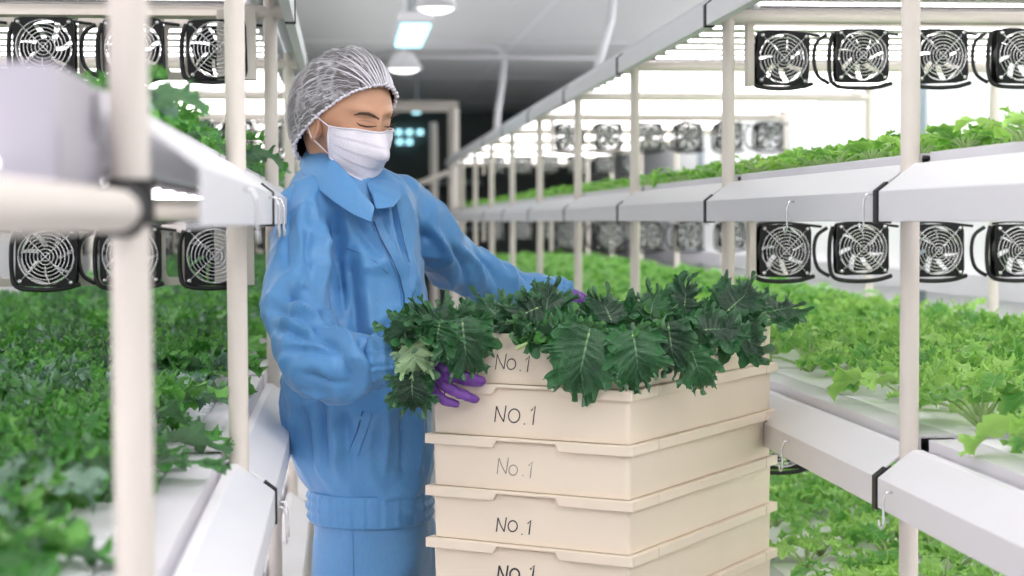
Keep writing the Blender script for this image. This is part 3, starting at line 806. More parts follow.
# ------------------------------------------------------------------ cut kale heaped on the top crate
CR = CM.to_3x3()
FWD = CR @ Vector((0, 0, -1)); RGT = CR @ Vector((1, 0, 0)); UPV = Vector((0, 0, 1))
def put_leaf(b, t, W, seed, label=None, group=None, roll=0.0, nup=0.35, m='kale', curl=0.7, cup=0.1, frill=0.014, over=0.86, res=(130, 10), lobes=0.13, stalk=0.012):
    B = P(*b); T = P(*t); d = T - B; L = d.length * over
    y = d.normalized(); nrm = (-FWD * (1 - nup) + UPV * nup).normalized()
    x = y.cross(nrm).normalized(); z = x.cross(y).normalized()
    Rm = Matrix((x, y, z)).transposed().to_4x4() @ Matrix.Rotation(roll, 4, 'Y')
    vs, fs, uvs, mid = leaf_grid(L, W, res[0], res[1], frill, curl, cup, seed, lobes, 5, 16, und=0.0085, twist=random.Random(seed).uniform(-0.5, 0.5))
    me = leaf_mesh('kale_leaf', [M[m]], [(vs, fs, uvs, Matrix.Identity(4), 0)])
    o = link('kale_leaf', me); o.matrix_world = Matrix.Translation(B) @ Rm
    n = len(mid)
    pts = [(0, 0.004, -0.0025)] + [(0, mid[i][0], mid[i][1] - 0.0024) for i in range(8, int(n * 0.9), 10)]
    rs = [0.0012] + [0.0026 * (1 - 0.85 * i / len(pts)) for i in range(len(pts) - 1)]
    MB().tube(pts, rs, 7).build('stalk', M['stalk'], o, smooth=True)
    tag(o, label or 'dark curly cut kale leaf inside the heap on the top crate', 'kale leaf', group or 'cut kale leaves heaped on the top crate')
    return o

big = [
 ((462, 318, 2.84), (468, 374, 2.81), 0.100, 'broad kale leaf hanging over the crate corner just above the purple glove', 'kale', 0.0),
 ((412, 372, 2.85), (411, 416, 2.84), 0.080, 'lowest kale leaf, hanging tip down below the purple glove', 'kale', 0.1),
 ((409, 345, 2.84), (420, 374, 2.83), 0.066, 'pale kale leaf showing its underside beside the cuff', 'kalepale', 0.2),
 ((542, 306, 2.85), (490, 326, 2.85), 0.070, 'pale-veined kale leaf pointing to the glove across the top of the crate', 'kale', 0.0),
 ((543, 328, 2.86), (552, 278, 2.90), 0.090, 'kale leaf standing upright at the top of the heap before the blue sleeve', 'kale', 0.2),
 ((590, 328, 2.76), (575, 394, 2.72), 0.118, 'largest drooping kale leaf over the front of the top crate', 'kale', 0.0),
 ((632, 330, 2.74), (645, 388, 2.71), 0.094, 'drooping kale leaf hanging right over the near corner of the crate', 'kale', -0.1),
 ((668, 322, 2.76), (676, 376, 2.74), 0.080, 'drooping kale leaf just past the crate corner over its long side', 'kale', 0.1),
 ((690, 345, 2.80), (706, 392, 2.77), 0.072, 'narrow kale leaf hanging lowest over the long side of the crate', 'kale', 0.2),
 ((722, 328, 2.86), (772, 344, 2.84), 0.086, 'kale leaf lying over the long rim of the crate', 'kale', -0.2),
 ((726, 312, 2.88), (756, 284, 2.92), 0.095, 'broad raised kale leaf toward the far end of the crate', 'kale', 0.2),
 ((762, 314, 3.05), (806, 300, 3.1), 0.080, 'farthest curly kale leaf sticking out beyond the crate end', 'kale', 0.0),
 ((684, 312, 2.95), (688, 276, 2.98), 0.062, 'small kale leaf sticking straight up from the heap', 'kale', 0.3),
 ((432, 316, 2.86), (404, 330, 2.86), 0.080, 'curly kale leaf resting against the blue sleeve at the heap end', 'kale', 0.1),
 ((446, 325, 2.84), (426, 302, 2.90), 0.085, 'curly kale leaf above the cuff at the raised end of the heap', 'kale', 0.0),
 ((440, 322, 2.82), (432, 356, 2.82), 0.075, 'kale leaf dangling between the cuff and the glove fingers', 'kale', 0.2),
 ((500, 318, 2.90), (478, 296, 2.95), 0.085, 'kale leaf leaning back at the top of the heap above the glove', 'kale', 0.0),
 ((612, 322, 2.86), (600, 292, 2.92), 0.085, 'kale leaf rising behind the largest drooping leaf', 'kale', 0.0),
 ((650, 318, 2.88), (655, 290, 2.93), 0.080, 'kale leaf rising behind the near crate corner', 'kale', 0.1),
 ((532, 322, 2.84), (514, 334, 2.83), 0.045, 'small bright kale leaf tucked beside the glove at the crate rim', 'kale2', 0.3),
 ((702, 330, 2.80), (742, 326, 2.82), 0.080, 'kale leaf spread over the middle of the long rim', 'kale', 0.1),
]
for i, (b, t, W, lb, m, roll) in enumerate(big):
    put_leaf(b, t, W, 500 + i, lb, None, roll, m=m, nup=0.25 if t[1] > b[1] else 0.5, curl=0.9 if t[1] > b[1] else 0.3)
rg = random.Random(77)
ZT = LIP2 + 0.083
for i in range(84):
    # random fill in the frame of the crate
    lx = rg.uniform(-CA * 0.95, CA * 0.85); ly = rg.uniform(-CB * 0.97, CB * 0.93)
    p = CC + ex * lx + ey * ly; p.z = ZT + rg.uniform(-0.022, 0.026)
    if 40 < i < 62: p = P(rg.uniform(470, 770), 0, 1); q_ = rg.choice((rg.uniform(0.0, 0.16), rg.uniform(0.64, 1.0))) if i < 50 else rg.uniform(0.02, 0.98); p = (CC - ey * CB + ex * (-CA + q_ * 1.6 * CA)) if i < 50 else (CC + ex * CA + ey * (-CB + 1.9 * CB * q_)); p.z = ZT + rg.uniform(-0.005, 0.02)
    if i < 7: p = P(rg.uniform(415, 455), rg.uniform(312, 340), rg.uniform(2.86, 2.95))
    az = rg.uniform(0, 6.28); el = rg.uniform(-0.1, 0.5)
    d = Vector((math.cos(az) * math.cos(el), math.sin(az) * math.cos(el), math.sin(el)))
    L = rg.uniform(0.065, 0.095); W = rg.uniform(0.065, 0.09)
    y = d; x = y.cross(UPV).normalized(); z = x.cross(y).normalized()
    Rm = Matrix((x, y, z)).transposed().to_4x4() @ Matrix.Rotation(rg.uniform(-0.7, 0.7), 4, 'Y')
    vs, fs, uvs, mid = leaf_grid(L, W, 84, 7, 0.013, rg.uniform(0.3, 1.6), rg.uniform(-0.2, 0.6), 900 + i, 0.2, 6, 13)
    me = leaf_mesh('kale_leaf', [M['kale'] if rg.random() < 0.8 else M['kale2']], [(vs, fs, uvs, Matrix.Identity(4), 0)])
    o = link('kale_leaf', me); o.matrix_world = Matrix.Translation(p - y * L * 0.45) @ Rm
    MB().tube([(0, -0.018 if i % 9 else -0.05, -0.006)] + [(0, mid[k][0], mid[k][1] - 0.001) for k in range(0, 80, 16)], [0.0035, 0.003, 0.0026, 0.002, 0.0015, 0.001], 6).build('stalk', M['stalk'], o, smooth=True)
    tag(o, 'dark curly cut kale leaf lying among the heap on the top crate', 'kale leaf', 'cut kale leaves heaped on the top crate')
# ------------------------------------------------------------------ the worker
def cloth_mat(name, lo, hi, rough=0.6, stripe=900):
    m, nt, b, out = nmat(name); N = nt.nodes.new; Lk = nt.links.new
    tc = N('ShaderNodeTexCoord'); nz = N('ShaderNodeTexNoise'); nz.inputs['Scale'].default_value = 4; nz.inputs['Detail'].default_value = 5
    Lk(tc.outputs['Object'], nz.inputs['Vector'])
    cr = N('ShaderNodeValToRGB'); cr.color_ramp.elements[0].color = (*lo, 1); cr.color_ramp.elements[1].color = (*hi, 1)
    cr.color_ramp.elements[0].position = 0.3; cr.color_ramp.elements[1].position = 0.7
    Lk(nz.outputs['Fac'], cr.inputs[0])
    mp = N('ShaderNodeMapping'); mp.inputs['Scale'].default_value = (1.0, 1.0, 0.06); Lk(tc.outputs['Object'], mp.inputs['Vector'])
    n2 = N('ShaderNodeTexNoise'); n2.inputs['Scale'].default_value = stripe; n2.inputs['Detail'].default_value = 1; Lk(mp.outputs[0], n2.inputs['Vector'])
    mx = N('ShaderNodeMix'); mx.data_type = 'RGBA'; mx.blend_type = 'SOFT_LIGHT'; mx.inputs[0].default_value = 0.35
    Lk(cr.outputs[0], mx.inputs[6]); Lk(n2.outputs['Color'], mx.inputs[7]); Lk(mx.outputs[2], b.inputs['Base Color'])
    n3 = N('ShaderNodeTexNoise'); n3.noise_type = 'RIDGED_MULTIFRACTAL'; n3.inputs['Scale'].default_value = 9; n3.inputs['Detail'].default_value = 2.5; n3.inputs['Distortion'].default_value = 1.2
    Lk(tc.outputs['Object'], n3.inputs['Vector'])
    bp = N('ShaderNodeBump'); bp.inputs['Strength'].default_value = 0.32; bp.inputs['Distance'].default_value = 0.008
    Lk(n3.outputs['Fac'], bp.inputs['Height']); Lk(bp.outputs[0], b.inputs['Normal'])
    b.inputs['Roughness'].default_value = rough; b.inputs['Sheen Weight'].default_value = 0.15
    return m
M['jacket'] = cloth_mat('blue_workwear', (0.065, 0.225, 0.48), (0.10, 0.30, 0.60), 0.45)
M['trousers'] = cloth_mat('blue_trouser_cloth', (0.085, 0.25, 0.50), (0.115, 0.30, 0.57), 0.5)
M['seam'] = mat('dark_blue_zip', (0.03, 0.10, 0.24), 0.5)
M['skin'] = mat('skin', (0.58, 0.31, 0.195), 0.45, var=0.04, scale=20, sss=0.12)
M['browhair'] = mat('dark_brow_hair', (0.07, 0.038, 0.027), 0.6, var=0.2)
M['hair'] = mat('dark_hair', (0.035, 0.024, 0.026), 0.4, var=0.3, scale=40)
M['mask'] = mat('white_mask_cloth', (0.80, 0.76, 0.84), 0.8, var=0.02, bump=0.15, bscale=400)
M['glove'] = mat('purple_nitrile', (0.17, 0.055, 0.33), 0.42, var=0.1, scale=30, bump=0.25, bscale=120)
M['shoe'] = mat('white_boot', (0.8, 0.8, 0.8), 0.5)

def remesh(mb, voxel, smooth=6, fac=0.5):
    me = mb.mesh('tmp'); o = bpy.data.objects.new('tmp', me); COL.objects.link(o)
    r = o.modifiers.new('r', 'REMESH'); r.mode = 'VOXEL'; r.voxel_size = voxel
    if smooth: s_ = o.modifiers.new('s', 'SMOOTH'); s_.factor = fac; s_.iterations = smooth
    dg = bpy.context.evaluated_depsgraph_get(); dg.update()
    out = bpy.data.meshes.new_from_object(o.evaluated_get(dg))
    bpy.data.objects.remove(o); bpy.data.meshes.remove(me)
    out.polygons.foreach_set('use_smooth', [True] * len(out.polygons))
    return out

feet = P(372, 900, 3.22)
WO = Vector((feet.x, feet.y, 0.0))               # person's base on the floor
def LP(px, py, d): return P(px, py, d) - WO      # person-local point
HX = Vector((RGT.x, RGT.y, 0)).normalized(); HY = Vector((FWD.x, FWD.y, 0)).normalized()
def ring(px, py, d, hw, hd, n=36, p=2.3, yaw=0.0):
    c = LP(px, py, d); out = []; w = hw * d / FPX
    for k in range(n):
        t = 2 * math.pi * k / n; ct, st = math.cos(t), math.sin(t)
        r = (abs(ct) ** p + abs(st) ** p) ** (-1 / p)
        out.append(c + HX * (ct * r * w) + HY * (st * r * hd))
    return out

# --- jacket: torso and sleeves in one cloth
jb = MB()
jb.loft([ring(*a) for a in [
    (342, 158, 3.20, 24, 0.055), (344, 166, 3.20, 40, 0.070), (347, 176, 3.20, 54, 0.085), (350, 190, 3.20, 64, 0.100), (351, 212, 3.20, 68, 0.112),
    (355, 250, 3.20, 69, 0.118), (357, 300, 3.20, 71, 0.124), (357, 350, 3.20, 73, 0.130), (358, 400, 3.20, 75, 0.134), (360, 440, 3.20, 71, 0.134),
    (365, 468, 3.20, 66, 0.130), (369, 486, 3.20, 60, 0.122), (371, 492, 3.20, 58, 0.119)]])
SLR = [(320, 190, 3.18, .050), (306, 212, 3.13, .053), (301, 245, 3.08, .054), (297, 280, 3.03, .055), (297, 315, 2.99, .057), (306, 343, 2.955, .060),
       (320, 362, 2.93, .066), (342, 366, 2.92, .063), (360, 364, 2.92, .054), (372, 363, 2.915, .042), (378, 362, 2.915, .030)]
SLL = [(398, 198, 3.26, .050), (414, 220, 3.28, .055), (436, 246, 3.33, .056), (462, 268, 3.39, .052), (490, 282, 3.44, .047), (520, 291, 3.48, .042), (545, 292, 3.5, .037), (560, 293, 3.51, .031)]
for S in (SLR, SLL):
    jb.tube([LP(a, b, c) for a, b, c, r in S], [r for *_, r in S], 24, round_caps=True)
jme = remesh(jb, 0.0055, 9)
# folds: polylines over the visible cloth, found by casting onto it from the front
def caster(me): return BVHTree.FromPolygons([v.co.copy() for v in me.vertices], [tuple(p.vertices) for p in me.polygons])
EYE = Vector((0, 0, H)) - WO
def hit(bvh, px, py):
    d = (LP(px, py, 3.0) - EYE).normalized()
    loc, nrm, idx, dist = bvh.ray_cast(EYE, d)
    return (loc, nrm) if loc is not None else (LP(px, py, 3.1), -FWD)
jbvh = caster(jme)
FOLDS = [  # points, width (m), height (m)
    ([(334, 205), (336, 240), (338, 280), (344, 318)], .012, -.014),
    ([(324, 215), (322, 250), (326, 290)], .012, .007),
    ([(264, 283), (290, 298), (328, 318), (346, 331)], .007, -.010), ([(266, 272), (300, 288), (332, 305)], .008, .008),
    ([(266, 306), (290, 316), (312, 326), (330, 345)], .006, -.008), ([(270, 296), (300, 308), (325, 322)], .006, .008),
    ([(272, 330), (292, 332), (312, 338)], .006, -.007), ([(276, 318), (300, 322), (322, 336)], .006, .007),
    ([(282, 352), (300, 348), (320, 350), (342, 352)], .006, -.006), ([(310, 330), (335, 345), (350, 372), (352, 396)], .007, -.007),
    ([(322, 326), (346, 338), (362, 362), (364, 392)], .007, .007), ([(366, 344), (372, 362), (370, 386)], .006, -.005),
    ([(376, 340), (382, 362), (378, 386)], .005, .004), ([(300, 372), (325, 382), (350, 384)], .007, -.006), ([(298, 390), (320, 396), (345, 394)], .006, .005),
    ([(272, 225), (268, 250), (266, 270)], .010, .006), ([(288, 215), (284, 245), (290, 275)], .008, -.006), ([(304, 200), (298, 225), (304, 262)], .008, .006),
    ([(310, 228), (306, 250), (312, 286)], .006, -.005),
    # chest and flank
    ([(346, 240), (352, 280), (356, 330), (352, 400)], .012, -.007), ([(358, 230), (366, 270), (370, 330), (372, 380)], .014, .006),
    ([(342, 318), (360, 345), (385, 372)], .010, -.007), ([(338, 330), (352, 360), (372, 392)], .010, .007),
    ([(300, 405), (304, 430), (312, 470)], .010, -.007), ([(290, 410), (294, 440), (303, 472)], .010, .006), ([(321, 402), (322, 430), (326, 468)], .008, -.007),
    ([(332, 404), (334, 440), (338, 476)], .009, .006), ([(344, 406), (346, 430), (350, 478)], .008, -.005),
    ([(384, 392), (388, 430), (384, 478)], .010, .006), ([(400, 400), (406, 440), (404, 480)], .009, -.006), ([(416, 390), (420, 440), (416, 480)], .009, .005),
    ([(350, 215), (366, 240), (386, 262)], .010, -.005), ([(408, 250), (412, 280), (410, 300)], .009, .006),
    ([(390, 192), (398, 215), (404, 245), (412, 285)], .007, -.009), ([(384, 195), (390, 225), (396, 260)], .008, .005),
    ([(418, 215), (428, 240), (430, 285)], .008, -.008), ([(432, 226), (446, 250), (452, 285)], .008, .007), ([(445, 240), (462, 262), (468, 290)], .007, -.007),
    ([(460, 246), (476, 262), (486, 285)], .007, .006), ([(476, 250), (490, 266), (500, 288)], .006, -.006), ([(500, 262), (512, 274), (518, 290)], .006, .005), ([(512, 266), (528, 278), (534, 290)], .005, -.005),
    ([(545, 284), (547, 290), (547, 297)], .004, -.003),
    ([(300, 172), (292, 188), (286, 205)], .008, -.004), ([(318, 180), (312, 200), (318, 225)], .008, .004)]
nv_ = len(jme.vertices)
co = np.empty(nv_ * 3, np.float32); jme.vertices.foreach_get('co', co); co = co.reshape(-1, 3).astype(np.float64)
no = np.array([v.normal[:] for v in jme.vertices]); disp = np.zeros(nv_)
for pts, w, amp in FOLDS:
    q = [np.array(hit(jbvh, *p)[0]) for p in pts]
    best = np.full(nv_, 9.0); tt = np.zeros(nv_); n = len(q) - 1
    for i in range(n):
        a, b = q[i], q[i + 1]; ab = b - a; L2 = ab @ ab + 1e-9
        t = np.clip((co - a) @ ab / L2, 0, 1); d = np.linalg.norm(co - (a + t[:, None] * ab), axis=1)
        m_ = d < best; best[m_] = d[m_]; tt[m_] = ((i + t) / n)[m_]
    fade = np.clip(np.minimum(tt, 1 - tt) * 4, 0.15, 1) ** 0.8
    disp += 2.3 * amp * np.exp(-(best / (w * 0.85)) ** 1.4) * fade
from mathutils import noise as mn
for i in range(nv_):
    c = co[i]
    q = Vector((c[0] * 9, c[1] * 9, c[2] * 4.5)); r = 1 - abs(mn.noise(q + Vector((3, 1, 7)))) * 2.2
    q2 = Vector((c[0] * 20, c[1] * 20, c[2] * 13)); r2 = 1 - abs(mn.noise(q2)) * 2.4
    disp[i] += 0.0100 * max(0, r) ** 2.5 + 0.0045 * max(0, r2) ** 2 - 0.0045
co2 = co + no * disp[:, None]
jme.vertices.foreach_set('co', co2.astype(np.float32).ravel()); jme.update()
# sharpen the cloth a little with a light smooth of the displaced result
person = empty('person', WO)
tag(person, 'person in blue work jacket, hairnet and white mask, gripping the crate with purple gloves', 'person')
jacket = link('jacket', jme, M['jacket'], person)
sm = jacket.modifiers.new('smooth', 'SMOOTH'); sm.factor = 0.4; sm.iterations = 1
jbvh = caster(jme)
def on(bvh, px, py, lift=0.0):
    l, n = hit(bvh, px, py); return l + n * lift
def strip(bvh, pa, pb, lift, nsub=10, thick=0.0015):
    """thin cloth strip between two image polylines lying on the surface"""
    def samp(pl, t):
        u = t * (len(pl) - 1); i = min(int(u), len(pl) - 2); f = u - i
        return (pl[i][0] * (1 - f) + pl[i + 1][0] * f, pl[i][1] * (1 - f) + pl[i + 1][1] * f)
    rings = []
    for k in range(nsub + 1):
        a = samp(pa, k / nsub); b = samp(pb, k / nsub)
        A, B = on(bvh, *a, lift), on(bvh, *b, lift)
        A2, B2 = on(bvh, *a, -0.002), on(bvh, *b, -0.002)
        rings.append([A2, A, B, B2])
    return MB().loft(rings)
# zip placket, armhole seam, pocket, breast pocket
ZP = [(374, 222), (382, 238), (391, 256), (400, 276), (404, 296), (405, 320)]
strip(jbvh, [(x - 3, y) for x, y in ZP], [(x + 7, y - 2) for x, y in ZP], 0.003, 16).build('placket', M['jacket'], jacket, smooth='auto')
MB().tube([on(jbvh, x, y, 0.0042) for x, y in [(x - 1.5, y) for x, y in ZP]], 0.0013, 6).build('zip', M['seam'], jacket, smooth=True)
MB().tube([on(jbvh, x, y, 0.0006) for x, y in [(346, 248), (360, 252), (376, 262), (388, 274)]], 0.0009, 5).build('pocket_seam', M['trousers'], jacket, smooth=True)
strip(jbvh, [(364, 412), (358, 432), (350, 453)], [(372, 414), (366, 434), (358, 456)], 0.003, 8).build('pocket_welt', M['jacket'], jacket, smooth='auto')
MB().tube([on(jbvh, x, y, 0.001) for x, y in [(363, 411), (357, 432), (349, 453)]], 0.0018, 5).build('pocket_slit', M['seam'], jacket, smooth=True)
MB().tube([on(jbvh, x, y, 0.001) for x, y in [(318, 178), (326, 200), (331, 225), (335, 255), (339, 290)]], 0.001, 5).build('armhole_seam', M['trousers'], jacket, smooth=True)
MB().tube([on(jbvh, x, y, 0.001) for x, y in [(392, 184), (397, 205), (403, 235), (409, 262)]], 0.001, 5).build('armhole_seam', M['trousers'], jacket, smooth=True)

# gathered waistband and cuffs
def gathered(rings_fn, K, amp, nst, ns=120):
    rings = []
    for j in range(nst + 1):
        t = j / nst; rg_ = rings_fn(t, ns); c = sum(rg_, Vector()) / ns
        rings.append([c + (p - c) * (1 + amp * (0.6 * math.sin(K * 2 * math.pi * k / ns) + 0.4 * math.sin(K * 1.7 * 2 * math.pi * k / ns + 1)) * (0.4 + 0.6 * math.sin(math.pi * t * 3) ** 2)) for k, p in enumerate(rg_)])
    return MB().loft(rings)
gathered(lambda t, ns: ring(370 + t * 1, 487 + 31 * t, 3.2, 60 + 1.6 * math.sin(math.pi * t * 3) ** 2 + 2.0 * math.sin(math.pi * t), 0.121, ns), 34, 0.016, 20, 204).build('waistband', M['jacket'], jacket, smooth=True)
def cuff(p0, p1, r0, r1, sq=1.0):
    A, B = LP(*p0), LP(*p1); ax = (B - A).normalized(); u = ax.cross(UPV).normalized(); v = u.cross(ax)
    def f(t, ns):
        c = A.lerp(B, t); r = (r0 + (r1 - r0) * t) * (1 + 0.10 * math.sin(math.pi * 2.5 * t) ** 2)
        return [c + (u * math.cos(2 * math.pi * k / ns) + v * math.sin(2 * math.pi * k / ns)) * r for k in range(ns)]
    return gathered(f, 16, 0.06, 12, 96)
cuff((371, 362, 2.915), (400, 360, 2.91), .043, .036).build('cuff', M['jacket'], jacket, smooth=True)
cuff((550, 292, 3.505), (570, 295, 3.51), .030, .026).build('cuff', M['jacket'], jacket, smooth=True)

# --- collar: a standing band that folds over the shoulders
def collar(inner, outer, name, thick=0.0035):
    rings = []
    n = 12
    def samp(pl, t):
        u = t * (len(pl) - 1); i = min(int(u), len(pl) - 2); f = u - i
        return tuple(pl[i][k] * (1 - f) + pl[i + 1][k] * f for k in range(3))
    for k in range(n + 1):
        A = LP(*samp(inner, k / n)); B = LP(*samp(outer, k / n))
        row = []
        mid = A.lerp(B, 0.5); nrm = -FWD * 0.8 + UPV * 0.5
        row = [A, A.lerp(B, .10) + nrm * .004, A.lerp(B, .5) + nrm * .006, B + nrm * .0045, B + nrm * .001, A.lerp(B, .5) + nrm * .002]
        rings.append(row)
    o = MB().loft(rings).build(name, M['jacket'], jacket, smooth='auto')
    return o
collar([(309, 146, 3.235), (318, 149, 3.18), (332, 158, 3.12), (346, 171, 3.085), (360, 188, 3.07), (375, 207, 3.065)],
       [(299, 166, 3.20), (304, 176, 3.14), (316, 188, 3.10), (332, 201, 3.075), (350, 214, 3.062), (371, 223, 3.052)], 'collar')
collar([(375, 207, 3.065), (372, 196, 3.08), (368, 186, 3.10), (366, 178, 3.13), (372, 172, 3.18)],
       [(377, 210, 3.060), (393, 208, 3.062), (401, 198, 3.10), (400, 186, 3.14), (394, 174, 3.2)], 'collar')

# --- trousers
tb = MB()
tb.loft([ring(*a) for a in [(371, 478, 3.2, 52, .108), (371, 510, 3.2, 56, .112), (371, 560, 3.2, 56, .112), (371, 600, 3.21, 56, .108)]])
L1 = [(358, 540, 3.18, .082), (354, 620, 3.17, .080), (352, 720, 3.16, .072), (350, 820, 3.16, .066), (350, 905, 3.16, .060)]
L2 = [(396, 540, 3.26, .076), (400, 620, 3.28, .076), (404, 720, 3.29, .070), (406, 820, 3.3, .064), (406, 900, 3.3, .058)]
for S in (L1, L2): tb.tube([LP(a, b, c) for a, b, c, r in S], [r for *_, r in S], 24, round_caps=True)
tme = remesh(tb, 0.009, 5)
for v in tme.vertices:
    c = v.co; r = 1 - abs(mn.noise(Vector((c.x * 11, c.y * 11, c.z * 3.5)))) * 2.2
    v.co = c + v.normal * (0.008 * max(0, r) ** 2)
trousers = link('trousers', tme, M['trousers'], person)
tbv = caster(tme)
MB().tube([on(tbv, x, y, 0.001) for x, y in [(352, 516), (353, 545), (354, 580)]], 0.001, 5).build('leg_seam', M['jacket'], trousers, smooth=True)
for S in (L1, L2):
    q = LP(S[-1][0], S[-1][1], S[-1][2]); sb = MB()
    sb.tube([Vector((q.x, q.y, 0.035)) + HY * 0.03, Vector((q.x, q.y, 0.04)), Vector((q.x, q.y, 0.036)) - HY * 0.11 + HX * 0.05, Vector((q.x, q.y, 0.030)) - HY * 0.16 + HX * 0.08], [.036, .040, .036, .028], 16, round_caps=True)
    sb.tube([Vector((q.x, q.y, 0.05)), Vector((q.x, q.y, 0.16))], [.042, .045], 16)
    o = link('boot', remesh(sb, 0.006, 4), M['shoe'], person)

# --- head and body
yaw, pit = math.radians(44), math.radians(20)
tocam = -FWD; tocam = Vector((tocam.x, tocam.y, 0)).normalized()
hd = tocam * math.cos(yaw) + HX * math.sin(yaw)
F = (hd * math.cos(pit) - UPV * math.sin(pit)).normalized(); U = (hd * math.sin(pit) + UPV * math.cos(pit)).normalized(); X = F.cross(U)
HC = LP(347, 108.6, 3.17)
HM = Matrix.Translation(HC) @ Matrix((X, F, U)).transposed().to_4x4()
def g(x, z, cx, cz, sx, sz): return math.exp(-((x - cx) / sx) ** 2 - ((z - cz) / sz) ** 2)
def head_pt(d):
    x, y, z = d
    px, py, pz = x * 0.074, y * (0.090 if y > 0 else 0.098), z * (0.098 if z > 0 else 0.112)
    if pz > 0.02: px *= 1 - 0.10 * min(1, (pz - 0.02) / 0.05)
    if pz < -0.01:
        t = min(1, (-pz - 0.01) / 0.10); px *= 1 - 0.42 * t ** 1.3
        if y < 0.2: px *= 1 - 0.16 * min(1, t * 2.5) * min(1, (0.2 - y) / 0.4)
        if y < 0: py *= 1 - 0.45 * t
        else: py = py * (1 - 0.05 * t) + 0.018 * t * y
    if y > 0.15:
        f = min(1, (y - 0.15) / 0.5)
        ax = abs(px)
        py -= 0.004 * f * g(px, pz, 0, 0.05, 0.05, 0.03) * 0
        py += f * (0.010 * g(px, pz, 0, -0.004, 0.008, 0.02) + 0.024 * g(px, pz, 0, -0.034, 0.011, 0.016) + 0.006 * g(ax, pz, 0.014, -0.038, 0.008, 0.009))
        py += f * (-0.011 * g(ax, pz, 0.031, 0.001, 0.014, 0.011) + 0.0075 * g(ax, pz, 0.032, -0.001, 0.012, 0.0075) + 0.005 * g(ax, pz, 0.028, 0.020, 0.020, 0.008))
        py += f * (0.005 * g(ax, pz, 0.045, -0.028, 0.02, 0.018) + 0.008 * g(px, pz, 0, -0.066, 0.02, 0.010) + 0.007 * g(px, pz, 0, -0.098, 0.018, 0.014))
    return Vector((px, py, pz))
hb = MB(); NU, NV = 150, 110; vs = []
for j in range(1, NV):
    th = math.pi * j / NV
    for i in range(NU):
        p_ = 2 * math.pi * i / NU
        vs.append(HM @ head_pt((math.sin(th) * math.sin(p_), math.sin(th) * math.cos(p_), math.cos(th))))
vs += [HM @ head_pt((0, 0, 1)), HM @ head_pt((0, 0, -1))]; T_ = len(vs) - 2; fs = []
for j in range(NV - 2):
    for i in range(NU): fs.append((j * NU + i, j * NU + (i + 1) % NU, (j + 1) * NU + (i + 1) % NU, (j + 1) * NU + i))
for i in range(NU): fs.append((T_, (i + 1) % NU, i)); fs.append((T_ + 1, (NV - 2) * NU + i, (NV - 2) * NU + (i + 1) % NU))
hb.add(vs, fs)
headonly = hb.mesh('h'); hbvh = caster(headonly)
for sd in (-1, 1):   # ears
    hb.ellipsoid(HM @ Vector((sd * 0.067, 0.008, -0.036)), 0.008, 0.015, 0.026, 16, 12, (HM.to_3x3() @ Matrix.Rotation(sd * 0.3, 3, 'Z')))
    hb.tube([HM @ Vector((sd * (0.073), 0.008 + 0.014 * math.cos(a), -0.034 + 0.023 * math.sin(a))) for a in [k * 0.45 - 1.2 for k in range(12)]], 0.0035, 8, round_caps=True)
bb = MB()
neck0 = HM @ Vector((0, -0.03, -0.06))
bb.tube([neck0, LP(346, 160, 3.19), LP(348, 180, 3.20), LP(350, 200, 3.2)], [.052, .050, .054, .07], 24, round_caps=True)
bb.loft([ring(*a, 28) for a in [(350, 185, 3.2, 45, .06), (352, 215, 3.2, 55, .08), (356, 300, 3.2, 55, .09), (358, 400, 3.2, 55, .09), (368, 500, 3.2, 48, .09), (370, 570, 3.2, 48, .09)]])
for S, k in ((SLR, 0.55), (SLL, 0.55)): bb.tube([LP(a, b, c) for a, b, c, r in S] , [max(0.024, r * k) for *_, r in S], 16, round_caps=True)
for S in (L1, L2): bb.tube([LP(a, b, c) for a, b, c, r in S], [r * 0.75 for *_, r in S], 16, round_caps=True)
bme = remesh(bb, 0.008, 4)
b0 = len(hb.v); hb.v += [tuple(v.co) for v in bme.vertices]; hb.f += [tuple(b0 + i for i in p.vertices) for p in bme.polygons]
body = hb.build('body', M['skin'], person, smooth=True)

def thin(pl, rs, lift, name, m, par, squash=None):
    pts = []
    for i in range(len(pl) - 1):
        for t in (0, 0.33, 0.66): pts.append((pl[i][0] * (1 - t) + pl[i + 1][0] * t, pl[i][1] * (1 - t) + pl[i + 1][1] * t))
    pts.append(pl[-1]); n = len(pts) - 1
    rr = [rs[min(int(i / n * (len(rs) - 1)), len(rs) - 2)] * (1 - ((i / n * (len(rs) - 1)) % 1)) + rs[min(int(i / n * (len(rs) - 1)) + 1, len(rs) - 1)] * ((i / n * (len(rs) - 1)) % 1) for i in range(n + 1)]
    return MB().tube([on(hbvh, x, y, lift) for x, y in pts], rr, 8).build(name, m, par, smooth=True)
thin([(354, 115), (360, 113.2), (368, 113.6), (374, 116), (379, 119)], [.0010, .0027, .0030, .0026, .0010], -0.0006, 'eyebrow', M['browhair'], body)
thin([(391, 118), (395, 115.0), (398.5, 113.8)], [.0010, .0024, .0012], -0.0006, 'eyebrow', M['browhair'], body)
thin([(356.5, 122.6), (360, 125), (366, 126.6), (372, 126.6), (376.5, 126)], [.0006, .0013, .0016, .0013, .0005], 0.0003, 'eyelashes', M['browhair'], body)
thin([(384.5, 126.6), (388, 127), (392, 126), (395.5, 123.6)], [.0005, .0013, .0013, .0006], 0.0003, 'eyelashes', M['browhair'], body)
thin([(358.5, 120.6), (364, 120.2), (371, 121.6), (376, 124)], [.0003, .0006, .0006, .0003], 0.0, 'eyelid_crease', mat('skin_fold', (0.42, 0.2, 0.13), 0.5), body)

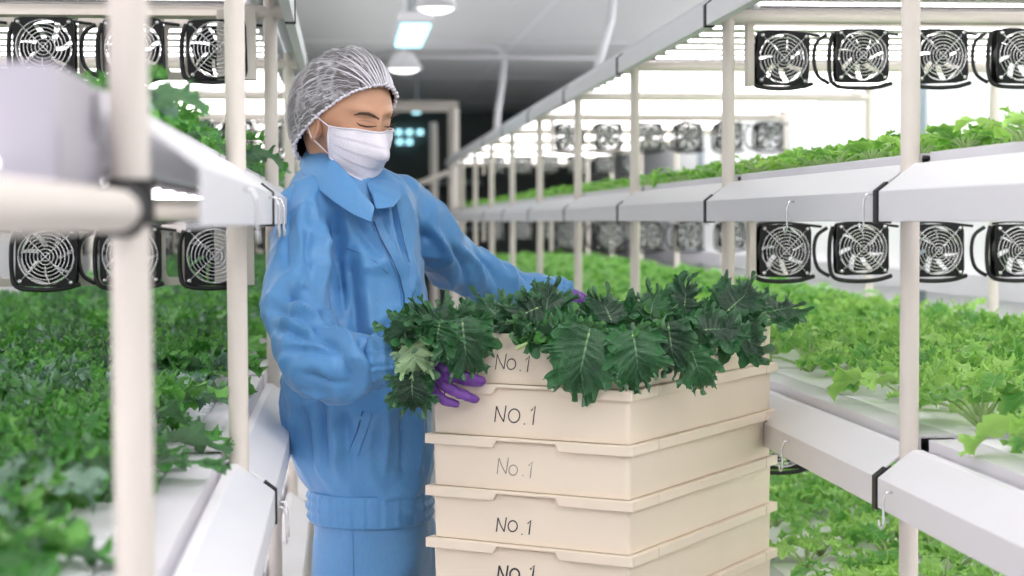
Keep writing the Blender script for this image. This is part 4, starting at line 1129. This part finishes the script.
# face mask
NA, NT = 60, 40; mv = []
def mask_pt(s_, t, off=0.0):
    az = math.radians(62) * s_; c2 = math.cos(az); s2 = math.sin(az)
    top = -0.011 - 0.008 * abs(s_) ** 1.5; bot = -0.104 + 0.028 * abs(s_) ** 2
    z = top + (bot - top) * t
    rx = 0.077 - 0.016 * t ** 2; ry = 0.094 + 0.004 * math.sin(math.pi * t)
    x = rx * s2 * 1.04; y = ry * c2 ** 0.9
    y += 0.030 * math.exp(-(x / 0.026) ** 2) * math.exp(-((t - 0.36) / 0.30) ** 2) + 0.012 * math.exp(-(x / 0.03) ** 2) * t
    y += -0.006 * math.exp(-((abs(x) - 0.034) / 0.016) ** 2) * max(0, 1 - 3 * t)
    pl = ((t * 4.2) % 1.0) if 0.12 < t < 0.88 else 0.5
    y += (0.0022 * (pl - 0.5)) * (1 - abs(s_) ** 4) + off * c2; x += off * s2
    y += 0.0012 * math.sin(9 * s_ + 6 * t)
    return HM @ Vector((x, y, z))
ma = MB(); vs = [mask_pt(-1 + 2 * i / NA, j / NT, o_) for o_ in (0.002, 0.0) for j in range(NT + 1) for i in range(NA + 1)]
W_ = NA + 1; K_ = W_ * (NT + 1); fs = []
for j in range(NT):
    for i in range(NA):
        a = j * W_ + i; fs.append((a, a + 1, a + W_ + 1, a + W_)); fs.append((K_ + a, K_ + a + W_, K_ + a + W_ + 1, K_ + a + 1))
for i in range(NA): fs.append((i, K_ + i, K_ + i + 1, i + 1)); a = NT * W_ + i; fs.append((a, a + 1, K_ + a + 1, K_ + a))
for j in range(NT): a = j * W_; fs.append((a, a + W_, K_ + a + W_, K_ + a)); a += NA; fs.append((a, K_ + a, K_ + a + W_, a + W_))
ma.add(vs, fs); mask = ma.build('face_mask', M['mask'], person, smooth=True)
e_ = MB(); e_.tube([mask_pt(-1 + 2 * i / 40, 0.012, 0.003) for i in range(41)], 0.0014, 6); e_.build('edge_seam', M['mask'], mask, smooth=True)
e_ = MB(); e_.tube([mask_pt(-1 + 2 * i / 40, 0.985, 0.003) for i in range(41)], 0.0014, 6); e_.build('edge_seam', M['mask'], mask, smooth=True)
for sd in (-1, 1):
    e_ = MB(); e_.tube([mask_pt(sd * 0.985, i / 20, 0.003) for i in range(21)], 0.0016, 6); e_.build('edge_seam', M['mask'], mask, smooth=True)
    a, b = mask_pt(sd, 0.04), mask_pt(sd, 0.94)
    er = HM @ Vector((sd * 0.078, 0.000, -0.014)); er2 = HM @ Vector((sd * 0.076, -0.006, -0.035))
    e_ = MB(); m1 = HM @ Vector((sd * 0.079, 0.014, -0.012)); m2 = HM @ Vector((sd * 0.074, 0.010, -0.054))
    e_.tube([a, m1, er, er2, m2, b], 0.0013, 6); e_.build('ear_loop', M['mask'], mask, smooth=True)

# hair and hairnet
nn = Vector((0, -0.74, 0.673)); tt_ = Vector((0, 0.673, 0.74)); c0 = Vector((0, -0.002, -0.028))
def net_pt(phi, th, k=1.0, ruff=0.0):
    c, s_ = math.cos(phi), math.sin(phi)
    rl = 0.082; rt = 0.128 if s_ > 0 else 0.100
    ro = math.cos(th) ** 0.72; h = math.sin(th) ** 0.92
    bul = 1 + 0.04 * math.sin(2 * th) * (1 if s_ < 0 else 1.2)
    r_ = Vector((1, 0, 0)) * (c * rl * ro * bul) + tt_ * (s_ * rt * ro * bul)
    p = r_ * k + nn * (h * 0.128 * k)
    if s_ < 0: p += -tt_ * 0.012 * (-s_) * math.sin(2 * th) + nn * 0.010 * (-s_) * math.cos(th)
    p += Vector((0, 0.34, -0.94)) * 0.030 * (0.5 - 0.5 * s_) ** 1.3 * math.cos(th) ** 2
    if ruff: p *= 1 + ruff * (math.sin(44 * phi) * 0.6 + math.sin(71 * phi + 1) * 0.4) * math.exp(-th * 5) + 0.010 * math.sin(9 * phi + 5 * th) + 0.006 * math.sin(21 * phi - 7 * th)
    return HM @ (c0 + p)
def dome_mesh(name, k, ruff, n=220, m=44, th0=0.0):
    V = []; Fc = []; UV = []
    fp = Vector((0, 0.088, 0.066))
    for j in range(m):
        th = th0 + (math.pi / 2 - th0) * j / m
        for i in range(n):
            phi = 2 * math.pi * i / n; p = net_pt(phi, th, k, ruff); V.append(p)
            q = HM.inverted() @ p - fp; UV.append((math.atan2(q.x, -q.y * 0.7 + q.z * 0.7 + 0.02), q.length * 5))
    V.append(net_pt(0, math.pi / 2 - 1e-4, k, 0)); UV.append((0, 0.9))
    for j in range(m - 1):
        for i in range(n): Fc.append((j * n + i, j * n + (i + 1) % n, (j + 1) * n + (i + 1) % n, (j + 1) * n + i))
    for i in range(n): Fc.append(((m - 1) * n + i, (m - 1) * n + (i + 1) % n, len(V) - 1))
    me = bpy.data.meshes.new(name); me.from_pydata([tuple(v) for v in V], [], Fc); me.update()
    uv = me.uv_layers.new(name='UVMap'); vi = np.empty(len(me.loops), np.int32); me.loops.foreach_get('vertex_index', vi)
    uv.data.foreach_set('uv', np.array(UV, np.float32)[vi].ravel()); me.polygons.foreach_set('use_smooth', [True] * len(Fc))
    return me
hair = link('hair', dome_mesh('hair', 0.978, 0, 96, 24, 0.03), M['hair'], body)
m, nt, b, out = nmat('hairnet_gauze'); N = nt.nodes.new; Lk = nt.links.new
tc = N('ShaderNodeTexCoord'); mp = N('ShaderNodeMapping'); mp.inputs['Scale'].default_value = (9, 1.6, 1); Lk(tc.outputs['UV'], mp.inputs['Vector'])
def ridged(scale, dist, w, src):
    nz = N('ShaderNodeTexNoise'); nz.inputs['Scale'].default_value = scale; nz.inputs['Detail'].default_value = 2; nz.inputs['Distortion'].default_value = dist; Lk(src, nz.inputs['Vector'])
    s1 = N('ShaderNodeMath'); s1.operation = 'SUBTRACT'; Lk(nz.outputs['Fac'], s1.inputs[0]); s1.inputs[1].default_value = 0.5
    ab = N('ShaderNodeMath'); ab.operation = 'ABSOLUTE'; Lk(s1.outputs[0], ab.inputs[0])
    mr = N('ShaderNodeMapRange'); mr.inputs['From Min'].default_value = 0; mr.inputs['From Max'].default_value = w; mr.inputs['To Min'].default_value = 1; mr.inputs['To Max'].default_value = 0; Lk(ab.outputs[0], mr.inputs['Value'])
    return mr.outputs[0]
r1 = ridged(1.0, 0.6, 0.036, mp.outputs[0]); r2 = ridged(14, 0.5, 0.045, tc.outputs['Object']); r3 = ridged(2.3, 0.3, 0.04, mp.outputs[0])
a1 = N('ShaderNodeMath'); a1.operation = 'MAXIMUM'; Lk(r1, a1.inputs[0])
h2 = N('ShaderNodeMath'); h2.operation = 'MULTIPLY'; Lk(r3, h2.inputs[0]); h2.inputs[1].default_value = 0.7; Lk(h2.outputs[0], a1.inputs[1])
h3 = N('ShaderNodeMath'); h3.operation = 'MULTIPLY'; Lk(r2, h3.inputs[0]); h3.inputs[1].default_value = 0.5
a2 = N('ShaderNodeMath'); a2.operation = 'MAXIMUM'; Lk(a1.outputs[0], a2.inputs[0]); Lk(h3.outputs[0], a2.inputs[1])
fr = N('ShaderNodeMapRange'); fr.inputs['To Min'].default_value = 0.10; fr.inputs['To Max'].default_value = 0.75; Lk(a2.outputs[0], fr.inputs['Value'])
b.inputs['Base Color'].default_value = (0.80, 0.78, 0.83, 1); b.inputs['Roughness'].default_value = 0.8
Lk(fr.outputs[0], b.inputs['Alpha'])
M['net'] = m
net = link('hairnet', dome_mesh('hairnet', 1.0, 0.035), M['net'], person)
n = 300
MB().tube([net_pt(2 * math.pi * i / n, 0.012, 1.0, 0.035) for i in range(n + 1)], [0.0022 + 0.0012 * math.sin(i * 1.9) for i in range(n + 1)], 6, caps=False).build('elastic_band', M['mask'], net, smooth=True)
# bunched gathers where the net is pinched over the forehead
gm = MB()
for k in range(14):
    ph = math.pi / 2 + (k - 6.5) * 0.055; ln = 0.5 + 0.5 * random.random()
    gm.tube([net_pt(ph + (ph - math.pi / 2) * q * 1.4, 0.02 + ln * q * 0.8, 1.008, 0.0) for q in (0, 0.2, 0.45, 0.7, 1.0)], [0.0015, 0.0016, 0.0013, 0.0009, 0.0003], 5)
gm.build('gathers', M['mask'], net, smooth=True)

# --- gloves
def glove(wr, palm, fingers, label_par, voxel=0.0028):
    gb = MB()
    for f, rr in fingers:
        pts = [LP(*palm[0])] + [LP(*q) for q in f]
        gb.tube([LP(*wr), LP(*palm[0]).lerp(LP(*f[0]), 0.45), LP(*f[0])], [0.024, 0.021, 0.0135], 14, round_caps=True)
        gb.tube([LP(*q) for q in f], [rr * 1.12, rr * 1.05, rr, rr * 0.82][:len(f)] if len(f) == 4 else [rr * 1.1, rr, rr * 0.82], 14, round_caps=True)
    me = remesh(gb, voxel, 3)
    for v in me.vertices:
        c = v.co; v.co = c + v.normal * 0.0012 * max(0, 1 - abs(mn.noise(c * 60)) * 2.4)
    return link('glove', me, M['glove'], person)
glove((400, 358, 2.905), [(412, 362, 2.905)], [
    ([(433, 355, 2.892), (447, 367, 2.868), (464, 376, 2.864), (482, 381, 2.872)], .0085),
    ([(434, 362, 2.895), (448, 374, 2.876), (464, 380, 2.874), (480, 383, 2.878)], .0085),
    ([(433, 372, 2.892), (445, 386, 2.872), (460, 394, 2.868), (475, 399, 2.874)], .0085),
    ([(428, 382, 2.896), (436, 394, 2.880), (445, 401, 2.876), (456, 404, 2.880)], .0078),
    ([(416, 349, 2.890), (428, 337, 2.868), (444, 333, 2.862)], .0110)], None)
glove((560, 296, 3.508), [(576, 304, 3.50)], [
    ([(590, 304, 3.49), (600, 308, 3.485), (608, 312, 3.49), (607, 322, 3.495)], .0098),
    ([(590, 307, 3.50), (597, 311, 3.50), (602, 318, 3.50), (600, 328, 3.505)], .0100),
    ([(590, 303, 3.51), (594, 312, 3.515), (595, 321, 3.515), (593, 330, 3.515)], .0096),
    ([(584, 305, 3.52), (587, 313, 3.525), (588, 320, 3.525), (586, 327, 3.525)], .0086),
    ([(576, 300, 3.48), (586, 302, 3.465), (592, 308, 3.46)], .0095)], None)
